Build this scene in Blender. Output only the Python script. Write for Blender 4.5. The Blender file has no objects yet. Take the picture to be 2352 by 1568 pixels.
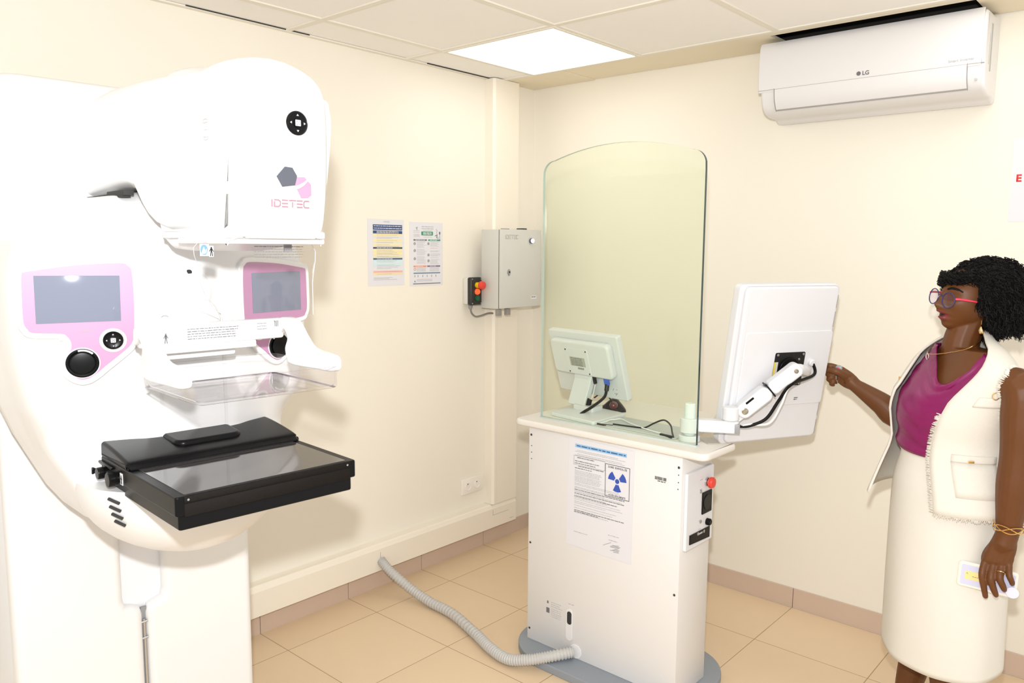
import bpy, bmesh, math, random
from mathutils import Vector, Matrix, noise
S = bpy.context.scene
COL = S.collection
R = math.radians
random.seed(7)

# ------------------------------------------------------------------ camera, world, lights, exposure
CAM = Vector((2.7463, -3.2776, 1.5428))
cam = bpy.data.objects.new('camera', bpy.data.cameras.new('camera'))
COL.objects.link(cam)
right = Vector((0.749, 0.662, 0.007)).normalized()
fwd = Vector((-0.657, 0.745, -0.118)).normalized()
upv = right.cross(fwd).normalized(); right = fwd.cross(upv).normalized()
cam.matrix_world = Matrix.Translation(CAM) @ Matrix((right, upv, -fwd)).transposed().to_4x4()
cam.data.sensor_width = 36.0
cam.data.lens = 1814.37 / 2352 * 36
cam.data.clip_start = 0.05
S.camera = cam

w = bpy.data.worlds.new('world'); S.world = w; w.use_nodes = True
w.node_tree.nodes['Background'].inputs[0].default_value = (1.0, 0.975, 0.93, 1)
w.node_tree.nodes['Background'].inputs[1].default_value = 0.76

# camera-mounted flash, a little above the lens
fl = bpy.data.lights.new('flash', 'AREA'); fl.shape = 'DISK'; fl.size = 0.06; fl.energy = 38
fl.color = (0.985, 0.99, 1.0)
flo = bpy.data.objects.new('flash', fl); COL.objects.link(flo)
flo.matrix_world = Matrix.Translation(CAM + Vector((-0.01, -0.02, 0.21))) @ Matrix((right, upv, -fwd)).transposed().to_4x4()

S.view_settings.view_transform = 'Standard'
S.view_settings.look = 'None'
S.view_settings.gamma = 1.0
S.view_settings.exposure = 0.41
S.view_settings.use_curve_mapping = False
S.cycles.use_denoising = True
S.cycles.max_bounces = 10
S.cycles.transparent_max_bounces = 16

# ------------------------------------------------------------------ materials
MATS = {}
def mat(name, col, rough=0.5, metal=0.0, spec=0.5, noise_amt=0.0, noise_scale=20, bump=0.0, bump_scale=200, emit=None, emit_s=1.0, coat=0.0):
    if name in MATS: return MATS[name]
    m = bpy.data.materials.new(name); m.use_nodes = True
    nt = m.node_tree; b = nt.nodes['Principled BSDF']
    b.inputs['Base Color'].default_value = (*col, 1)
    b.inputs['Roughness'].default_value = rough
    b.inputs['Metallic'].default_value = metal
    b.inputs['Specular IOR Level'].default_value = spec
    b.inputs['Coat Weight'].default_value = coat
    tc = nt.nodes.new('ShaderNodeTexCoord')
    if noise_amt > 0:
        n = nt.nodes.new('ShaderNodeTexNoise'); n.inputs['Scale'].default_value = noise_scale
        n.inputs['Detail'].default_value = 4
        nt.links.new(tc.outputs['Object'], n.inputs['Vector'])
        mx = nt.nodes.new('ShaderNodeMix'); mx.data_type = 'RGBA'
        mx.inputs[6].default_value = (*[c * (1 - noise_amt) for c in col], 1)
        mx.inputs[7].default_value = (*[min(1, c * (1 + noise_amt)) for c in col], 1)
        nt.links.new(n.outputs['Fac'], mx.inputs[0]); nt.links.new(mx.outputs[2], b.inputs['Base Color'])
    if bump > 0:
        n2 = nt.nodes.new('ShaderNodeTexNoise'); n2.inputs['Scale'].default_value = bump_scale
        n2.inputs['Detail'].default_value = 3
        nt.links.new(tc.outputs['Object'], n2.inputs['Vector'])
        bp = nt.nodes.new('ShaderNodeBump'); bp.inputs['Strength'].default_value = bump
        bp.inputs['Distance'].default_value = 0.002
        nt.links.new(n2.outputs['Fac'], bp.inputs['Height']); nt.links.new(bp.outputs[0], b.inputs['Normal'])
    if emit:
        b.inputs['Emission Color'].default_value = (*emit, 1)
        b.inputs['Emission Strength'].default_value = emit_s
    MATS[name] = m
    return m

def clear(name, tint, refl=1.0, rough=0.02):
    """clear sheet: tinted see-through mixed with a fresnel reflection"""
    if name in MATS: return MATS[name]
    m = bpy.data.materials.new(name); m.use_nodes = True
    nt = m.node_tree; nt.nodes.clear()
    out = nt.nodes.new('ShaderNodeOutputMaterial')
    tr = nt.nodes.new('ShaderNodeBsdfTransparent'); tr.inputs[0].default_value = (*tint, 1)
    gl = nt.nodes.new('ShaderNodeBsdfGlossy'); gl.inputs['Roughness'].default_value = rough
    gl.inputs[0].default_value = (refl, refl, refl, 1)
    lw = nt.nodes.new('ShaderNodeLayerWeight'); lw.inputs[0].default_value = 0.5
    pw = nt.nodes.new('ShaderNodeMath'); pw.operation = 'POWER'; pw.inputs[1].default_value = 4.0
    nt.links.new(lw.outputs['Facing'], pw.inputs[0])
    fr = nt.nodes.new('ShaderNodeMath'); fr.operation = 'MULTIPLY_ADD'; fr.inputs[1].default_value = 0.75; fr.inputs[2].default_value = 0.03
    nt.links.new(pw.outputs[0], fr.inputs[0])
    mx = nt.nodes.new('ShaderNodeMixShader')
    nt.links.new(fr.outputs[0], mx.inputs[0]); nt.links.new(tr.outputs[0], mx.inputs[1])
    nt.links.new(gl.outputs[0], mx.inputs[2]); nt.links.new(mx.outputs[0], out.inputs[0])
    MATS[name] = m
    return m

WALL = mat('cream_wall_paint', (0.845, 0.80, 0.705), 0.7, noise_amt=0.012, noise_scale=3, bump=0.05, bump_scale=60)
TRUNK = mat('trunking_pvc', (0.86, 0.80, 0.69), 0.35)
PLASTIC = mat('white_medical_plastic', (0.74, 0.74, 0.74), 0.3, noise_amt=0.006)
PLASTIC2 = mat('white_equipment_plastic', (0.72, 0.73, 0.76), 0.4, noise_amt=0.006)
GAP = mat('dark_gap', (0.03, 0.03, 0.03), 0.8)
LINE = mat('seam_grey', (0.35, 0.34, 0.33), 0.7)
PALELINE = mat('pale_seam', (0.68, 0.68, 0.68), 0.5)
PINK = mat('pink_panel', (0.45, 0.225, 0.375), 0.4, noise_amt=0.01)
BLACKP = mat('black_plastic', (0.004, 0.004, 0.0045), 0.28, spec=.16)
BLACKM = mat('black_satin', (0.004, 0.004, 0.0045), 0.33, spec=.14, bump=0.06, bump_scale=900)
BLACKT = mat('black_textured', (0.007, 0.0055, 0.0045), 0.5, spec=.14, bump=0.5, bump_scale=1400)
CARBON = mat('carbon_plate', (0.045, 0.042, 0.042), 0.07, coat=0.5)
SCREEN = mat('screen_with_reflection', (0.19, 0.21, 0.28), 0.05, noise_amt=0.05, noise_scale=2)  # base colour lifted to imitate the room reflected in the screen
SCREEN_OFF = mat('screen_off', (0.02, 0.02, 0.025), 0.1)
INK = mat('print_grey', (0.16, 0.16, 0.17), 0.8)
INKL = mat('print_light', (0.46, 0.46, 0.48), 0.8)
BLACKINK = mat('print_black', (0.02, 0.02, 0.02), 0.8)
BLUEINK = mat('print_blue', (0.10, 0.20, 0.62), 0.6)
PAPER = mat('white_paper', (0.72, 0.72, 0.76), 0.6, noise_amt=0.004)
STEEL = mat('steel', (0.55, 0.55, 0.56), 0.25, 1.0)
DSTEEL = mat('dark_screw', (0.10, 0.10, 0.10), 0.35, 0.8)
GREYSTEEL = mat('grey_painted_steel', (0.60, 0.60, 0.56), 0.45, noise_amt=0.01)
GOLD = mat('gold', (0.86, 0.55, 0.20), 0.22, 1.0)
RED = mat('red_button', (0.72, 0.05, 0.03), 0.35)
PLATEGREY = mat('grey_base_plate', (0.27, 0.30, 0.34), 0.5, noise_amt=0.03)
WORKTOP = mat('white_worktop', (0.77, 0.74, 0.69), 0.35, noise_amt=0.006)
CONSOLE = mat('console_white', (0.74, 0.73, 0.72), 0.4, noise_amt=0.005)
WHITECABLE = mat('white_cable', (0.8, 0.8, 0.8), 0.4)

def floor_mat():
    m = bpy.data.materials.new('beige_floor_tiles'); m.use_nodes = True
    nt = m.node_tree; b = nt.nodes['Principled BSDF']
    geo = nt.nodes.new('ShaderNodeNewGeometry'); sp = nt.nodes.new('ShaderNodeSeparateXYZ')
    nt.links.new(geo.outputs['Position'], sp.inputs[0])
    s = 0.4316; cells = []; masks = []
    for ax, off in ((0, 0.2055), (1, -0.3908)):
        a = nt.nodes.new('ShaderNodeMath'); a.operation = 'SUBTRACT'; a.inputs[1].default_value = off - 20 * s
        nt.links.new(sp.outputs[ax], a.inputs[0])
        d = nt.nodes.new('ShaderNodeMath'); d.operation = 'DIVIDE'; d.inputs[1].default_value = s
        nt.links.new(a.outputs[0], d.inputs[0])
        f = nt.nodes.new('ShaderNodeMath'); f.operation = 'FRACT'; nt.links.new(d.outputs[0], f.inputs[0])
        fl_ = nt.nodes.new('ShaderNodeMath'); fl_.operation = 'FLOOR'; nt.links.new(d.outputs[0], fl_.inputs[0])
        cells.append(fl_)
        p = nt.nodes.new('ShaderNodeMath'); p.operation = 'PINGPONG'; p.inputs[1].default_value = 0.5
        nt.links.new(f.outputs[0], p.inputs[0])
        l = nt.nodes.new('ShaderNodeMath'); l.operation = 'LESS_THAN'; l.inputs[1].default_value = 0.0035
        nt.links.new(p.outputs[0], l.inputs[0]); masks.append(l)
    mx = nt.nodes.new('ShaderNodeMath'); mx.operation = 'MAXIMUM'
    nt.links.new(masks[0].outputs[0], mx.inputs[0]); nt.links.new(masks[1].outputs[0], mx.inputs[1])
    cv = nt.nodes.new('ShaderNodeCombineXYZ')
    nt.links.new(cells[0].outputs[0], cv.inputs[0]); nt.links.new(cells[1].outputs[0], cv.inputs[1])
    wn = nt.nodes.new('ShaderNodeTexWhiteNoise'); nt.links.new(cv.outputs[0], wn.inputs['Vector'])
    n = nt.nodes.new('ShaderNodeTexNoise'); n.inputs['Scale'].default_value = 14; n.inputs['Detail'].default_value = 6
    nt.links.new(geo.outputs['Position'], n.inputs['Vector'])
    c1 = nt.nodes.new('ShaderNodeMix'); c1.data_type = 'RGBA'
    c1.inputs[6].default_value = (0.72, 0.555, 0.37, 1); c1.inputs[7].default_value = (0.77, 0.60, 0.41, 1)
    ad = nt.nodes.new('ShaderNodeMath'); ad.operation = 'MULTIPLY_ADD'; ad.inputs[1].default_value = 0.5
    nt.links.new(wn.outputs['Value'], ad.inputs[0])
    hf = nt.nodes.new('ShaderNodeMath'); hf.operation = 'MULTIPLY'; hf.inputs[1].default_value = 0.5
    nt.links.new(n.outputs['Fac'], hf.inputs[0]); nt.links.new(hf.outputs[0], ad.inputs[2])
    nt.links.new(ad.outputs[0], c1.inputs[0])
    c2 = nt.nodes.new('ShaderNodeMix'); c2.data_type = 'RGBA'; c2.inputs[7].default_value = (0.36, 0.25, 0.14, 1)
    nt.links.new(mx.outputs[0], c2.inputs[0]); nt.links.new(c1.outputs[2], c2.inputs[6])
    nt.links.new(c2.outputs[2], b.inputs['Base Color'])
    b.inputs['Roughness'].default_value = 0.42
    return m

# ------------------------------------------------------------------ helpers
def V(*a): return Vector(a)
def fin(name, bm, m, parent=None, smooth=True, angle=35, label=None):
    bmesh.ops.recalc_face_normals(bm, faces=bm.faces[:])
    me = bpy.data.meshes.new(name); bm.to_mesh(me); bm.free()
    for k in (m if isinstance(m, (list, tuple)) else [m]): me.materials.append(k)
    if smooth:
        me.shade_smooth()
        me.set_sharp_from_angle(angle=R(angle))
    o = bpy.data.objects.new(name, me); COL.objects.link(o)
    if smooth and any(len(p.vertices) > 4 for p in me.polygons):
        wm = o.modifiers.new('normals', 'WEIGHTED_NORMAL'); wm.keep_sharp = True
    if parent: o.parent = parent
    if label: o['label'] = label
    return o
def tag(o, label, cat, group=None):
    o['label'] = label; o['category'] = cat
    if group: o['group'] = group
    return o
def struct(o): o['kind'] = 'structure'; return o
def thing(name, label, cat, loc=(0, 0, 0), rot=None, group=None):
    o = bpy.data.objects.new(name, None); COL.objects.link(o); o.empty_display_size = 0.05
    if rot is None: o.location = loc
    else: o.matrix_world = Matrix.Translation(Vector(loc)) @ rot.to_4x4()
    return tag(o, label, cat, group)
def NB(): return bmesh.new()

def box(bm, x0, x1, y0, y1, z0, z1, bev=0.0, seg=2, f=None):
    r = bmesh.ops.create_cube(bm, size=1.0)
    vs = r['verts']
    for v in vs:
        v.co = Vector(((x0 + x1) / 2 + v.co.x * (x1 - x0), (y0 + y1) / 2 + v.co.y * (y1 - y0), (z0 + z1) / 2 + v.co.z * (z1 - z0)))
    if bev > 0:
        es = list({e for v in vs for e in v.link_edges})
        g = bmesh.ops.bevel(bm, geom=es, offset=bev, segments=seg, profile=0.5, affect='EDGES')
        vs = list({v for fc in g['faces'] for v in fc.verts} | {v for v in vs if v.is_valid})
    if f:
        for v in vs: v.co = f(v.co)
    return vs
def poly_inset(P, d):
    n = len(P); out = []
    area = sum(P[i][0] * P[(i + 1) % n][1] - P[(i + 1) % n][0] * P[i][1] for i in range(n))
    sg = 1 if area > 0 else -1
    for i in range(n):
        a, b, c = Vector(P[i - 1]), Vector(P[i]), Vector(P[(i + 1) % n])
        e1 = (b - a); e2 = (c - b)
        if e1.length < 1e-9: e1 = e2
        if e2.length < 1e-9: e2 = e1
        e1.normalize(); e2.normalize()
        n1 = Vector((-e1.y, e1.x)) * sg; n2 = Vector((-e2.y, e2.x)) * sg
        nn = n1 + n2
        if nn.length < 1e-6: nn = n1
        nn.normalize(); k = max(0.5, nn.dot(n1))
        out.append((b.x + nn.x * d / k, b.y + nn.y * d / k))
    return out
def slab(bm, P, d0, d1, r, f, seg=3, both=True):
    """outline P (2-D) swept from depth d0 to d1, edges rounded by r; f(u, v, d) gives the 3-D point"""
    rings = []
    def ring(Q, d): rings.append([bm.verts.new(f(q[0], q[1], d)) for q in Q])
    if r > 0 and both:
        for i in range(seg + 1):
            t = i / seg * math.pi / 2
            ring(poly_inset(P, r * (1 - math.sin(t))), d0 + (1 if d1 > d0 else -1) * r * (1 - math.cos(t)))
    else: ring(P, d0)
    if r > 0:
        for i in range(seg + 1):
            t = i / seg * math.pi / 2
            ring(poly_inset(P, r * (1 - math.cos(t))), d1 - (1 if d1 > d0 else -1) * r * (1 - math.sin(t)))
    else: ring(P, d1)
    n = len(P)
    for a, b in zip(rings, rings[1:]):
        for i in range(n):
            bm.faces.new((a[i], a[(i + 1) % n], b[(i + 1) % n], b[i]))
    bm.faces.new(rings[0][::-1]); bm.faces.new(rings[-1])
def rrect(u0, v0, u1, v1, r, seg=6):
    P = []
    for cx, cy, a0 in ((u1 - r, v1 - r, 0), (u0 + r, v1 - r, 90), (u0 + r, v0 + r, 180), (u1 - r, v0 + r, 270)):
        for i in range(seg + 1):
            a = R(a0 + 90 * i / seg); P.append((cx + r * math.cos(a), cy + r * math.sin(a)))
    return P
def circ(cx, cy, r, n=32, ry=None):
    return [(cx + r * math.cos(2 * math.pi * i / n), cy + (ry or r) * math.sin(2 * math.pi * i / n)) for i in range(n)]
def spl(P, k=6, closed=True):
    out = []; n = len(P)
    rng = range(n) if closed else range(n - 1)
    for i in rng:
        g = lambda j: Vector(P[j % n]) if closed else Vector(P[max(0, min(n - 1, j))])
        a, b, c, d = g(i - 1), g(i), g(i + 1), g(i + 2)
        for t in range(k):
            s = t / k
            q = 0.5 * ((2 * b) + (c - a) * s + (2 * a - 5 * b + 4 * c - d) * s * s + (3 * b - 3 * c + d - a) * s ** 3)
            out.append(tuple(q))
    if not closed: out.append(tuple(P[-1]))
    return out
def tube(bm, path, r, n=10, cap=True):
    pts = [Vector(p) for p in path]; rings = []
    T = [(pts[min(i + 1, len(pts) - 1)] - pts[max(i - 1, 0)]).normalized() for i in range(len(pts))]
    ref = Vector((0, 0, 1)) if abs(T[0].z) < 0.9 else Vector((1, 0, 0))
    nv = (ref - T[0] * ref.dot(T[0])).normalized()
    for i, p in enumerate(pts):
        nv = (nv - T[i] * nv.dot(T[i]))
        nv = nv.normalized() if nv.length > 1e-6 else Vector((1, 0, 0))
        bn = T[i].cross(nv); rr = r[i] if isinstance(r, (list, tuple)) else r
        rings.append([bm.verts.new(p + (nv * math.cos(2 * math.pi * k / n) + bn * math.sin(2 * math.pi * k / n)) * rr) for k in range(n)])
    for a, b in zip(rings, rings[1:]):
        for k in range(n): bm.faces.new((a[k], a[(k + 1) % n], b[(k + 1) % n], b[k]))
    if cap: bm.faces.new(rings[0][::-1]); bm.faces.new(rings[-1])
def lathe(bm, prof, f, n=24):
    """prof: list of (radius, height); f(x, y, h) -> point"""
    rings = []
    for r_, h in prof:
        if r_ < 1e-6: rings.append([bm.verts.new(f(0, 0, h))])
        else: rings.append([bm.verts.new(f(r_ * math.cos(2 * math.pi * k / n), r_ * math.sin(2 * math.pi * k / n), h)) for k in range(n)])
    for a, b in zip(rings, rings[1:]):
        for k in range(n):
            k2 = (k + 1) % n
            if len(a) == 1 and len(b) == 1: continue
            if len(a) == 1: bm.faces.new((a[0], b[k2], b[k]))
            elif len(b) == 1: bm.faces.new((a[k], a[k2], b[0]))
            else: bm.faces.new((a[k], a[k2], b[k2], b[k]))
    if len(rings[0]) > 1: bm.faces.new(rings[0][::-1])
    if len(rings[-1]) > 1: bm.faces.new(rings[-1])
def loft(bm, rings, closed=True, caps=True):
    vr = [[bm.verts.new(p) for p in r_] for r_ in rings]; n = len(vr[0])
    for a, b in zip(vr, vr[1:]):
        for i in range(n if closed else n - 1):
            bm.faces.new((a[i], a[(i + 1) % n], b[(i + 1) % n], b[i]))
    if caps and closed: bm.faces.new(vr[0][::-1]); bm.faces.new(vr[-1])
def ball(bm, c, r, n=16, sc=(1, 1, 1)):
    q = bmesh.ops.create_uvsphere(bm, u_segments=n, v_segments=max(6, n // 2), radius=r)
    for v in q['verts']: v.co = Vector((v.co.x * sc[0], v.co.y * sc[1], v.co.z * sc[2])) + Vector(c)
    return q['verts']
def quadmark(bm, f, u0, v0, u1, v1, d=0.0006):
    slab(bm, [(u0, v0), (u1, v0), (u1, v1), (u0, v1)], 0.0, d, 0, f)
def dashes(bm, f, u0, u1, v, h, rnd, d=0.0005, fill=1.0):
    """one printed line too small to read: word-long marks along u at height v"""
    u = u0; end = u0 + (u1 - u0) * fill
    while u < end:
        L = h * rnd.uniform(1.5, 6); L = min(L, end - u)
        if L <= 0: break
        quadmark(bm, f, u, v - h * 0.5 * rnd.uniform(0.6, 1), u + L, v + h * 0.5 * rnd.uniform(0.7, 1), d)
        u += L + h * 0.8
def stroke(bm, pts, wd, f, d=0.0006):
    for a, b in zip(pts, pts[1:]):
        a, b = Vector(a), Vector(b); t = (b - a)
        if t.length < 1e-7: continue
        t.normalize(); nrm = Vector((-t.y, t.x)) * wd / 2; t = t * wd * 0.3
        slab(bm, [tuple(a - nrm - t), tuple(b - nrm + t), tuple(b + nrm + t), tuple(a + nrm - t)], 0, d, 0, f)
def text(s, size, f, m, parent, name='lettering', depth=0.0006, align='CENTER', bold=0.0, sx=1.0):
    cu = bpy.data.curves.new('t', 'FONT'); cu.body = s; cu.size = size; cu.align_x = align; cu.align_y = 'CENTER'
    cu.offset = bold; cu.resolution_u = 3
    o = bpy.data.objects.new('t', cu); COL.objects.link(o)
    dg = bpy.context.evaluated_depsgraph_get()
    me = bpy.data.meshes.new_from_object(o.evaluated_get(dg))
    bpy.data.objects.remove(o); bpy.data.curves.remove(cu)
    bm = bmesh.new(); bm.from_mesh(me); bpy.data.meshes.remove(me)
    g = bmesh.ops.extrude_face_region(bm, geom=bm.faces[:])
    for v in [e for e in g['geom'] if isinstance(e, bmesh.types.BMVert)]: v.co.z += depth
    for v in bm.verts: v.co = f(v.co.x * sx, v.co.y, v.co.z)
    return fin(name, bm, m, parent, smooth=False)
def idetec(bm, f, u0, u1, v, h, wd):
    """the spaced squared letters I D E T E C"""
    w_ = (u1 - u0) / 6.1; g = w_ * 0.86; x = u0; t, b = v + h / 2, v - h / 2
    stroke(bm, [(x + wd / 2, b), (x + wd / 2, t)], wd, f); x += w_ * 0.45
    stroke(bm, [(x, t), (x + g * .72, t), (x + g, t - h * .25), (x + g, b + h * .25), (x + g * .72, b), (x, b), (x, t - h * .3)], wd, f); x += w_ * 1.12
    for yy in (t, v, b): stroke(bm, [(x + (0.05 * g if yy != v else 0), yy), (x + g, yy)], wd, f)
    x += w_ * 1.12
    stroke(bm, [(x, t), (x + g * 1.2, t)], wd, f); stroke(bm, [(x + g * .55, t - h * .3), (x + g * .55, b)], wd, f); x += w_ * 1.2
    for yy in (t, v, b): stroke(bm, [(x, yy), (x + g, yy)], wd, f)
    x += w_ * 1.1
    stroke(bm, [(x + g, t), (x + g * .2, t), (x, t - h * .2), (x, b + h * .2), (x + g * .2, b), (x + g, b)], wd, f)
def standing_figure(bm, f, cx, cy, h, d=0.0006):
    slab(bm, circ(cx, cy + h * .43, h * .075, 10), 0, d, 0, f)
    for pts in ([(-.02, .33), (-.03, .02)], [(.02, .33), (.03, .02)], [(0, .34), (0, .02)], [(-.04, .33), (-.2, .02)], [(.04, .33), (.2, .02)], [(-.03, .05), (-.12, -.48)], [(.03, .05), (.12, -.48)]):
        stroke(bm, [(cx + p[0] * h, cy + p[1] * h) for p in pts], h * .085, f, d)

# ------------------------------------------------------------------ the room
H = 2.361
b = NB(); box(b, -0.1, 3.5, -4.6, 0.12, -0.1, 0.0); struct(fin('floor', b, floor_mat(), smooth=False))
b = NB(); box(b, -0.1, 0.0, -4.6, 0.0, 0.0, 2.75); struct(fin('wall_left', b, WALL, smooth=False))
b = NB(); box(b, -0.1, 3.5, 0.0, 0.12, 0.0, 2.75); struct(fin('wall_right', b, WALL, smooth=False))

CEILT = mat('ceiling_tile', (0.90, 0.88, 0.85), 0.85, noise_amt=0.01, noise_scale=8, bump=0.15, bump_scale=300)
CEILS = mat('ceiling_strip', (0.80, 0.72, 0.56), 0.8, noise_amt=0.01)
GRID = mat('ceiling_grid', (0.80, 0.76, 0.67), 0.6)
gx, gy = 0.2396, 0.2939
LIGHTS = [(gx, gy), (gx + 1.8, gy - 0.0)]
def ceil_tiles():
    bm = NB()
    xs = [0.0] + [gx + .6 * i for i in range(0, 6)] ; ys = [gy + .6 * j for j in range(0, 8)]
    for i in range(len(xs) - 1):
        for j in range(len(ys) - 1):
            if any(abs(xs[i] - lx) < .01 and abs(ys[j] - ly) < .01 for lx, ly in LIGHTS): continue
            box(bm, xs[i] + .004, xs[i + 1] - .004, -ys[j + 1] + .004, -ys[j] - .004, H + .004, H + .016)
    return bm
struct(fin('ceiling', ceil_tiles(), CEILT, smooth=False))
b = NB()
for i in range(0, 6):
    x = gx + .6 * i; box(b, x - .012, x + .012, -4.5, -gy, H - .001, H + .004)
for j in range(0, 8):
    y = -(gy + .6 * j); box(b, 0.0, 3.3, y - .012, y + .012, H - .0012, H + .0038)
box(b, 0.0, 0.022, -4.5, -gy, H - .003, H + .003)
struct(fin('trim_1', b, GRID, smooth=False))
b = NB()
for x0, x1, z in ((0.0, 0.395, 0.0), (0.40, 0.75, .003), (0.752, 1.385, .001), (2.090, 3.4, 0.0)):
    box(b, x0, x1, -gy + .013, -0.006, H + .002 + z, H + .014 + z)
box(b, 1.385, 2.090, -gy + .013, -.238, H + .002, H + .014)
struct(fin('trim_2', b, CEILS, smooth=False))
# the space over the ceiling, seen through the slot above the air conditioner
b = NB()
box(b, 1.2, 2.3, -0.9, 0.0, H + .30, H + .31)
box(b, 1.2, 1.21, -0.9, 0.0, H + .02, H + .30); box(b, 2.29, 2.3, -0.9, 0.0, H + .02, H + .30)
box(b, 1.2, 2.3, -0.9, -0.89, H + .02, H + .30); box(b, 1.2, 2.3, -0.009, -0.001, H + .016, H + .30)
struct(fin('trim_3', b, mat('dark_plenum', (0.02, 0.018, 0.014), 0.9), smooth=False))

BASEB = mat('pinkish_plinth_tile', (0.60, 0.465, 0.37), 0.4, noise_amt=0.02)
b = NB()
for i in range(11):
    y1 = -.3908 - .4316 * (i - 1) - .0015; y0 = y1 - .4286
    box(b, 0.0, 0.010, y0, min(y1, -.012), 0.0, 0.078)
struct(fin('baseboard_left', b, BASEB, smooth=False))
b = NB()
for i in range(8):
    x0 = .2055 + .4316 * (i - 0) + .0015 - .4316 + .4316 * 0; x1 = x0 + .4286
    box(b, max(x0, .012), min(x1, 3.45), -0.010, 0.0, 0.0, 0.084)
struct(fin('baseboard_right', b, BASEB, smooth=False))
b = NB(); box(b, .02, 3.4, -.0165, -.0145, 0.0, 0.0006)
struct(fin('trim_4', b, LINE, smooth=False))

# cable trunking along the left wall and up the corner
def trunk(bm, P, d0, d1, f): slab(bm, P, d0, d1, 0, f)
prof = [(0, 0), (.060, 0), (.060, .100), (.052, .118), (.046, .122), (0, .122)]
tr = NB(); trunk(tr, prof, -4.5, -.19, lambda u, v, d: V(u, d, .100 + v))
t5 = struct(fin('trim_5', tr, TRUNK, smooth=False))
tr = NB()
box(tr, .0600, .0606, -.372, -.37, .166, .195); box(tr, .0600, .0606, -.372, -.25, .1655, .1668)
box(tr, .0600, .0606, -.24, -.215, .118, .1195); box(tr, .0600, .0606, -1.113, -1.1115, .112, .185)
fin('seam', tr, LINE, t5, smooth=False)
tr = NB(); trunk(tr, [(0, -.374), (.050, -.374), (.060, -.362), (.060, -.19), (0, -.19)], .2225, H, lambda u, v, d: V(u, v, d))
t6 = struct(fin('trim_6', tr, TRUNK, smooth=False))
tr = NB(); box(tr, .0600, .0605, -.347, -.3455, .2225, 1.20); box(tr, .0, .0610, -.375, -.362, .2225, .2237)
fin('seam', tr, PALELINE, t6, smooth=False)

tr = NB(); box(tr, .0225, .026, -.78, -.36, H - .0005, H + .003); box(tr, .0225, .0245, -1.9, -1.40, H - .0005, H + .003)
struct(fin('trim_7', tr, GAP, smooth=False))

# ------------------------------------------------------------------ ceiling lights
PANEL = mat('light_panel', (0.9, 0.9, 0.9), 0.5, emit=(1.0, 0.985, 0.96), emit_s=2.2)
for k, (lx, ly) in enumerate(LIGHTS):
    t = thing('ceiling_light', ('square lit ceiling panel near the corner of the two walls', 'square lit ceiling panel above the air conditioner, cut by the top of the photo')[k], 'light', (lx + .3, -ly - .3, H), group='square ceiling lights')
    b = NB(); slab(b, rrect(-.283, -.283, .283, .283, .006, 3), .002, -.003, .001, lambda u, v, d: V(u, v, d)); fin('diffuser', b, PANEL, t)
    b = NB()
    for (x0, x1, y0, y1) in ((-.3, .3, -.296, -.283), (-.3, .3, .283, .296), (-.296, -.283, -.283, .283), (.283, .296, -.283, .283)): box(b, x0, x1, y0, y1, -.004, .012)
    fin('frame', b, GRID, t, smooth=False)

# ------------------------------------------------------------------ air conditioner
ac = thing('air_conditioner', 'white wall mounted air conditioner high on the right wall', 'air conditioner', (1.735, 0, 2.07))
ACM = mat('air_conditioner_white', (0.75, 0.74, 0.745), 0.35)
prof = spl([(-.004, .005), (-.06, .0), (-.13, .002), (-.175, .022), (-.196, .07), (-.203, .12), (-.204, .18), (-.20, .24), (-.192, .265), (-.175, .272), (-.09, .272), (-.004, .27)], 4)
b = NB(); slab(b, prof, -.395, .387, .012, lambda u, v, d: V(d, u, v)); fin('casing', b, ACM, ac)
b = NB(); slab(b, spl([(-.2055, .10), (-.209, .18), (-.206, .245), (-.198, .270), (-.190, .272), (-.194, .2), (-.198, .10)], 4), -.402, .377, .004, lambda u, v, d: V(d, u, v)); fin('front_panel', b, ACM, ac)
b = NB(); slab(b, spl([(-.2065, .092), (-.199, .050), (-.180, .018), (-.174, .022), (-.192, .055), (-.200, .092)], 4), -.335, .335, .002, lambda u, v, d: V(d, u, v)); fin('louvre', b, ACM, ac)
b = NB()
for x in (-.3362, .3362): slab(b, spl([(-.2067, .094), (-.1995, .050), (-.180, .017), (-.178, .02), (-.196, .052), (-.203, .094)], 4), x - .0009, x + .0009, 0, lambda u, v, d: V(d, u, v))
slab(b, [(-.1825, .0205), (-.1785, .0155), (-.1765, .019), (-.18, .023)], -.337, .337, 0, lambda u, v, d: V(d, u, v))
box(b, -.40, .385, -.2060, -.195, .0955, .0968)
fin('seam', b, LINE, ac, smooth=False)
fac = lambda u, v, d: V(u, -.2085 - d + (v - .18) * 0.02, v)
b = NB(); slab(b, circ(-.017, .113, .0075), 0, .0006, 0, lambda u, v, d: V(u, -.2075 - d, v)); lg = fin('logo', b, INK, ac)
text('LG', .020, lambda u, v, d: V(u + .008, -.2072 - d, v + .112), INK, ac, 'logo_lettering', bold=.0004)
text('Smart Inverter', .0135, lambda u, v, d: V(u + .317, -.2072 - d, v + .112), INKL, ac, 'lettering')
b = NB(); slab(b, circ(.362, .045, .0045), 0, .003, 0, lambda u, v, d: V(u, -.193 - d, v)); fin('receiver', b, INKL, ac)
b = NB(); box(b, .387, .3882, -.135, -.118, .08, .235); box(b, .387, .3880, -.15, -.147, .10, .20); fin('rating_label', b, mat('grey_label', (.45, .45, .43), .6), ac, smooth=False)

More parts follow.
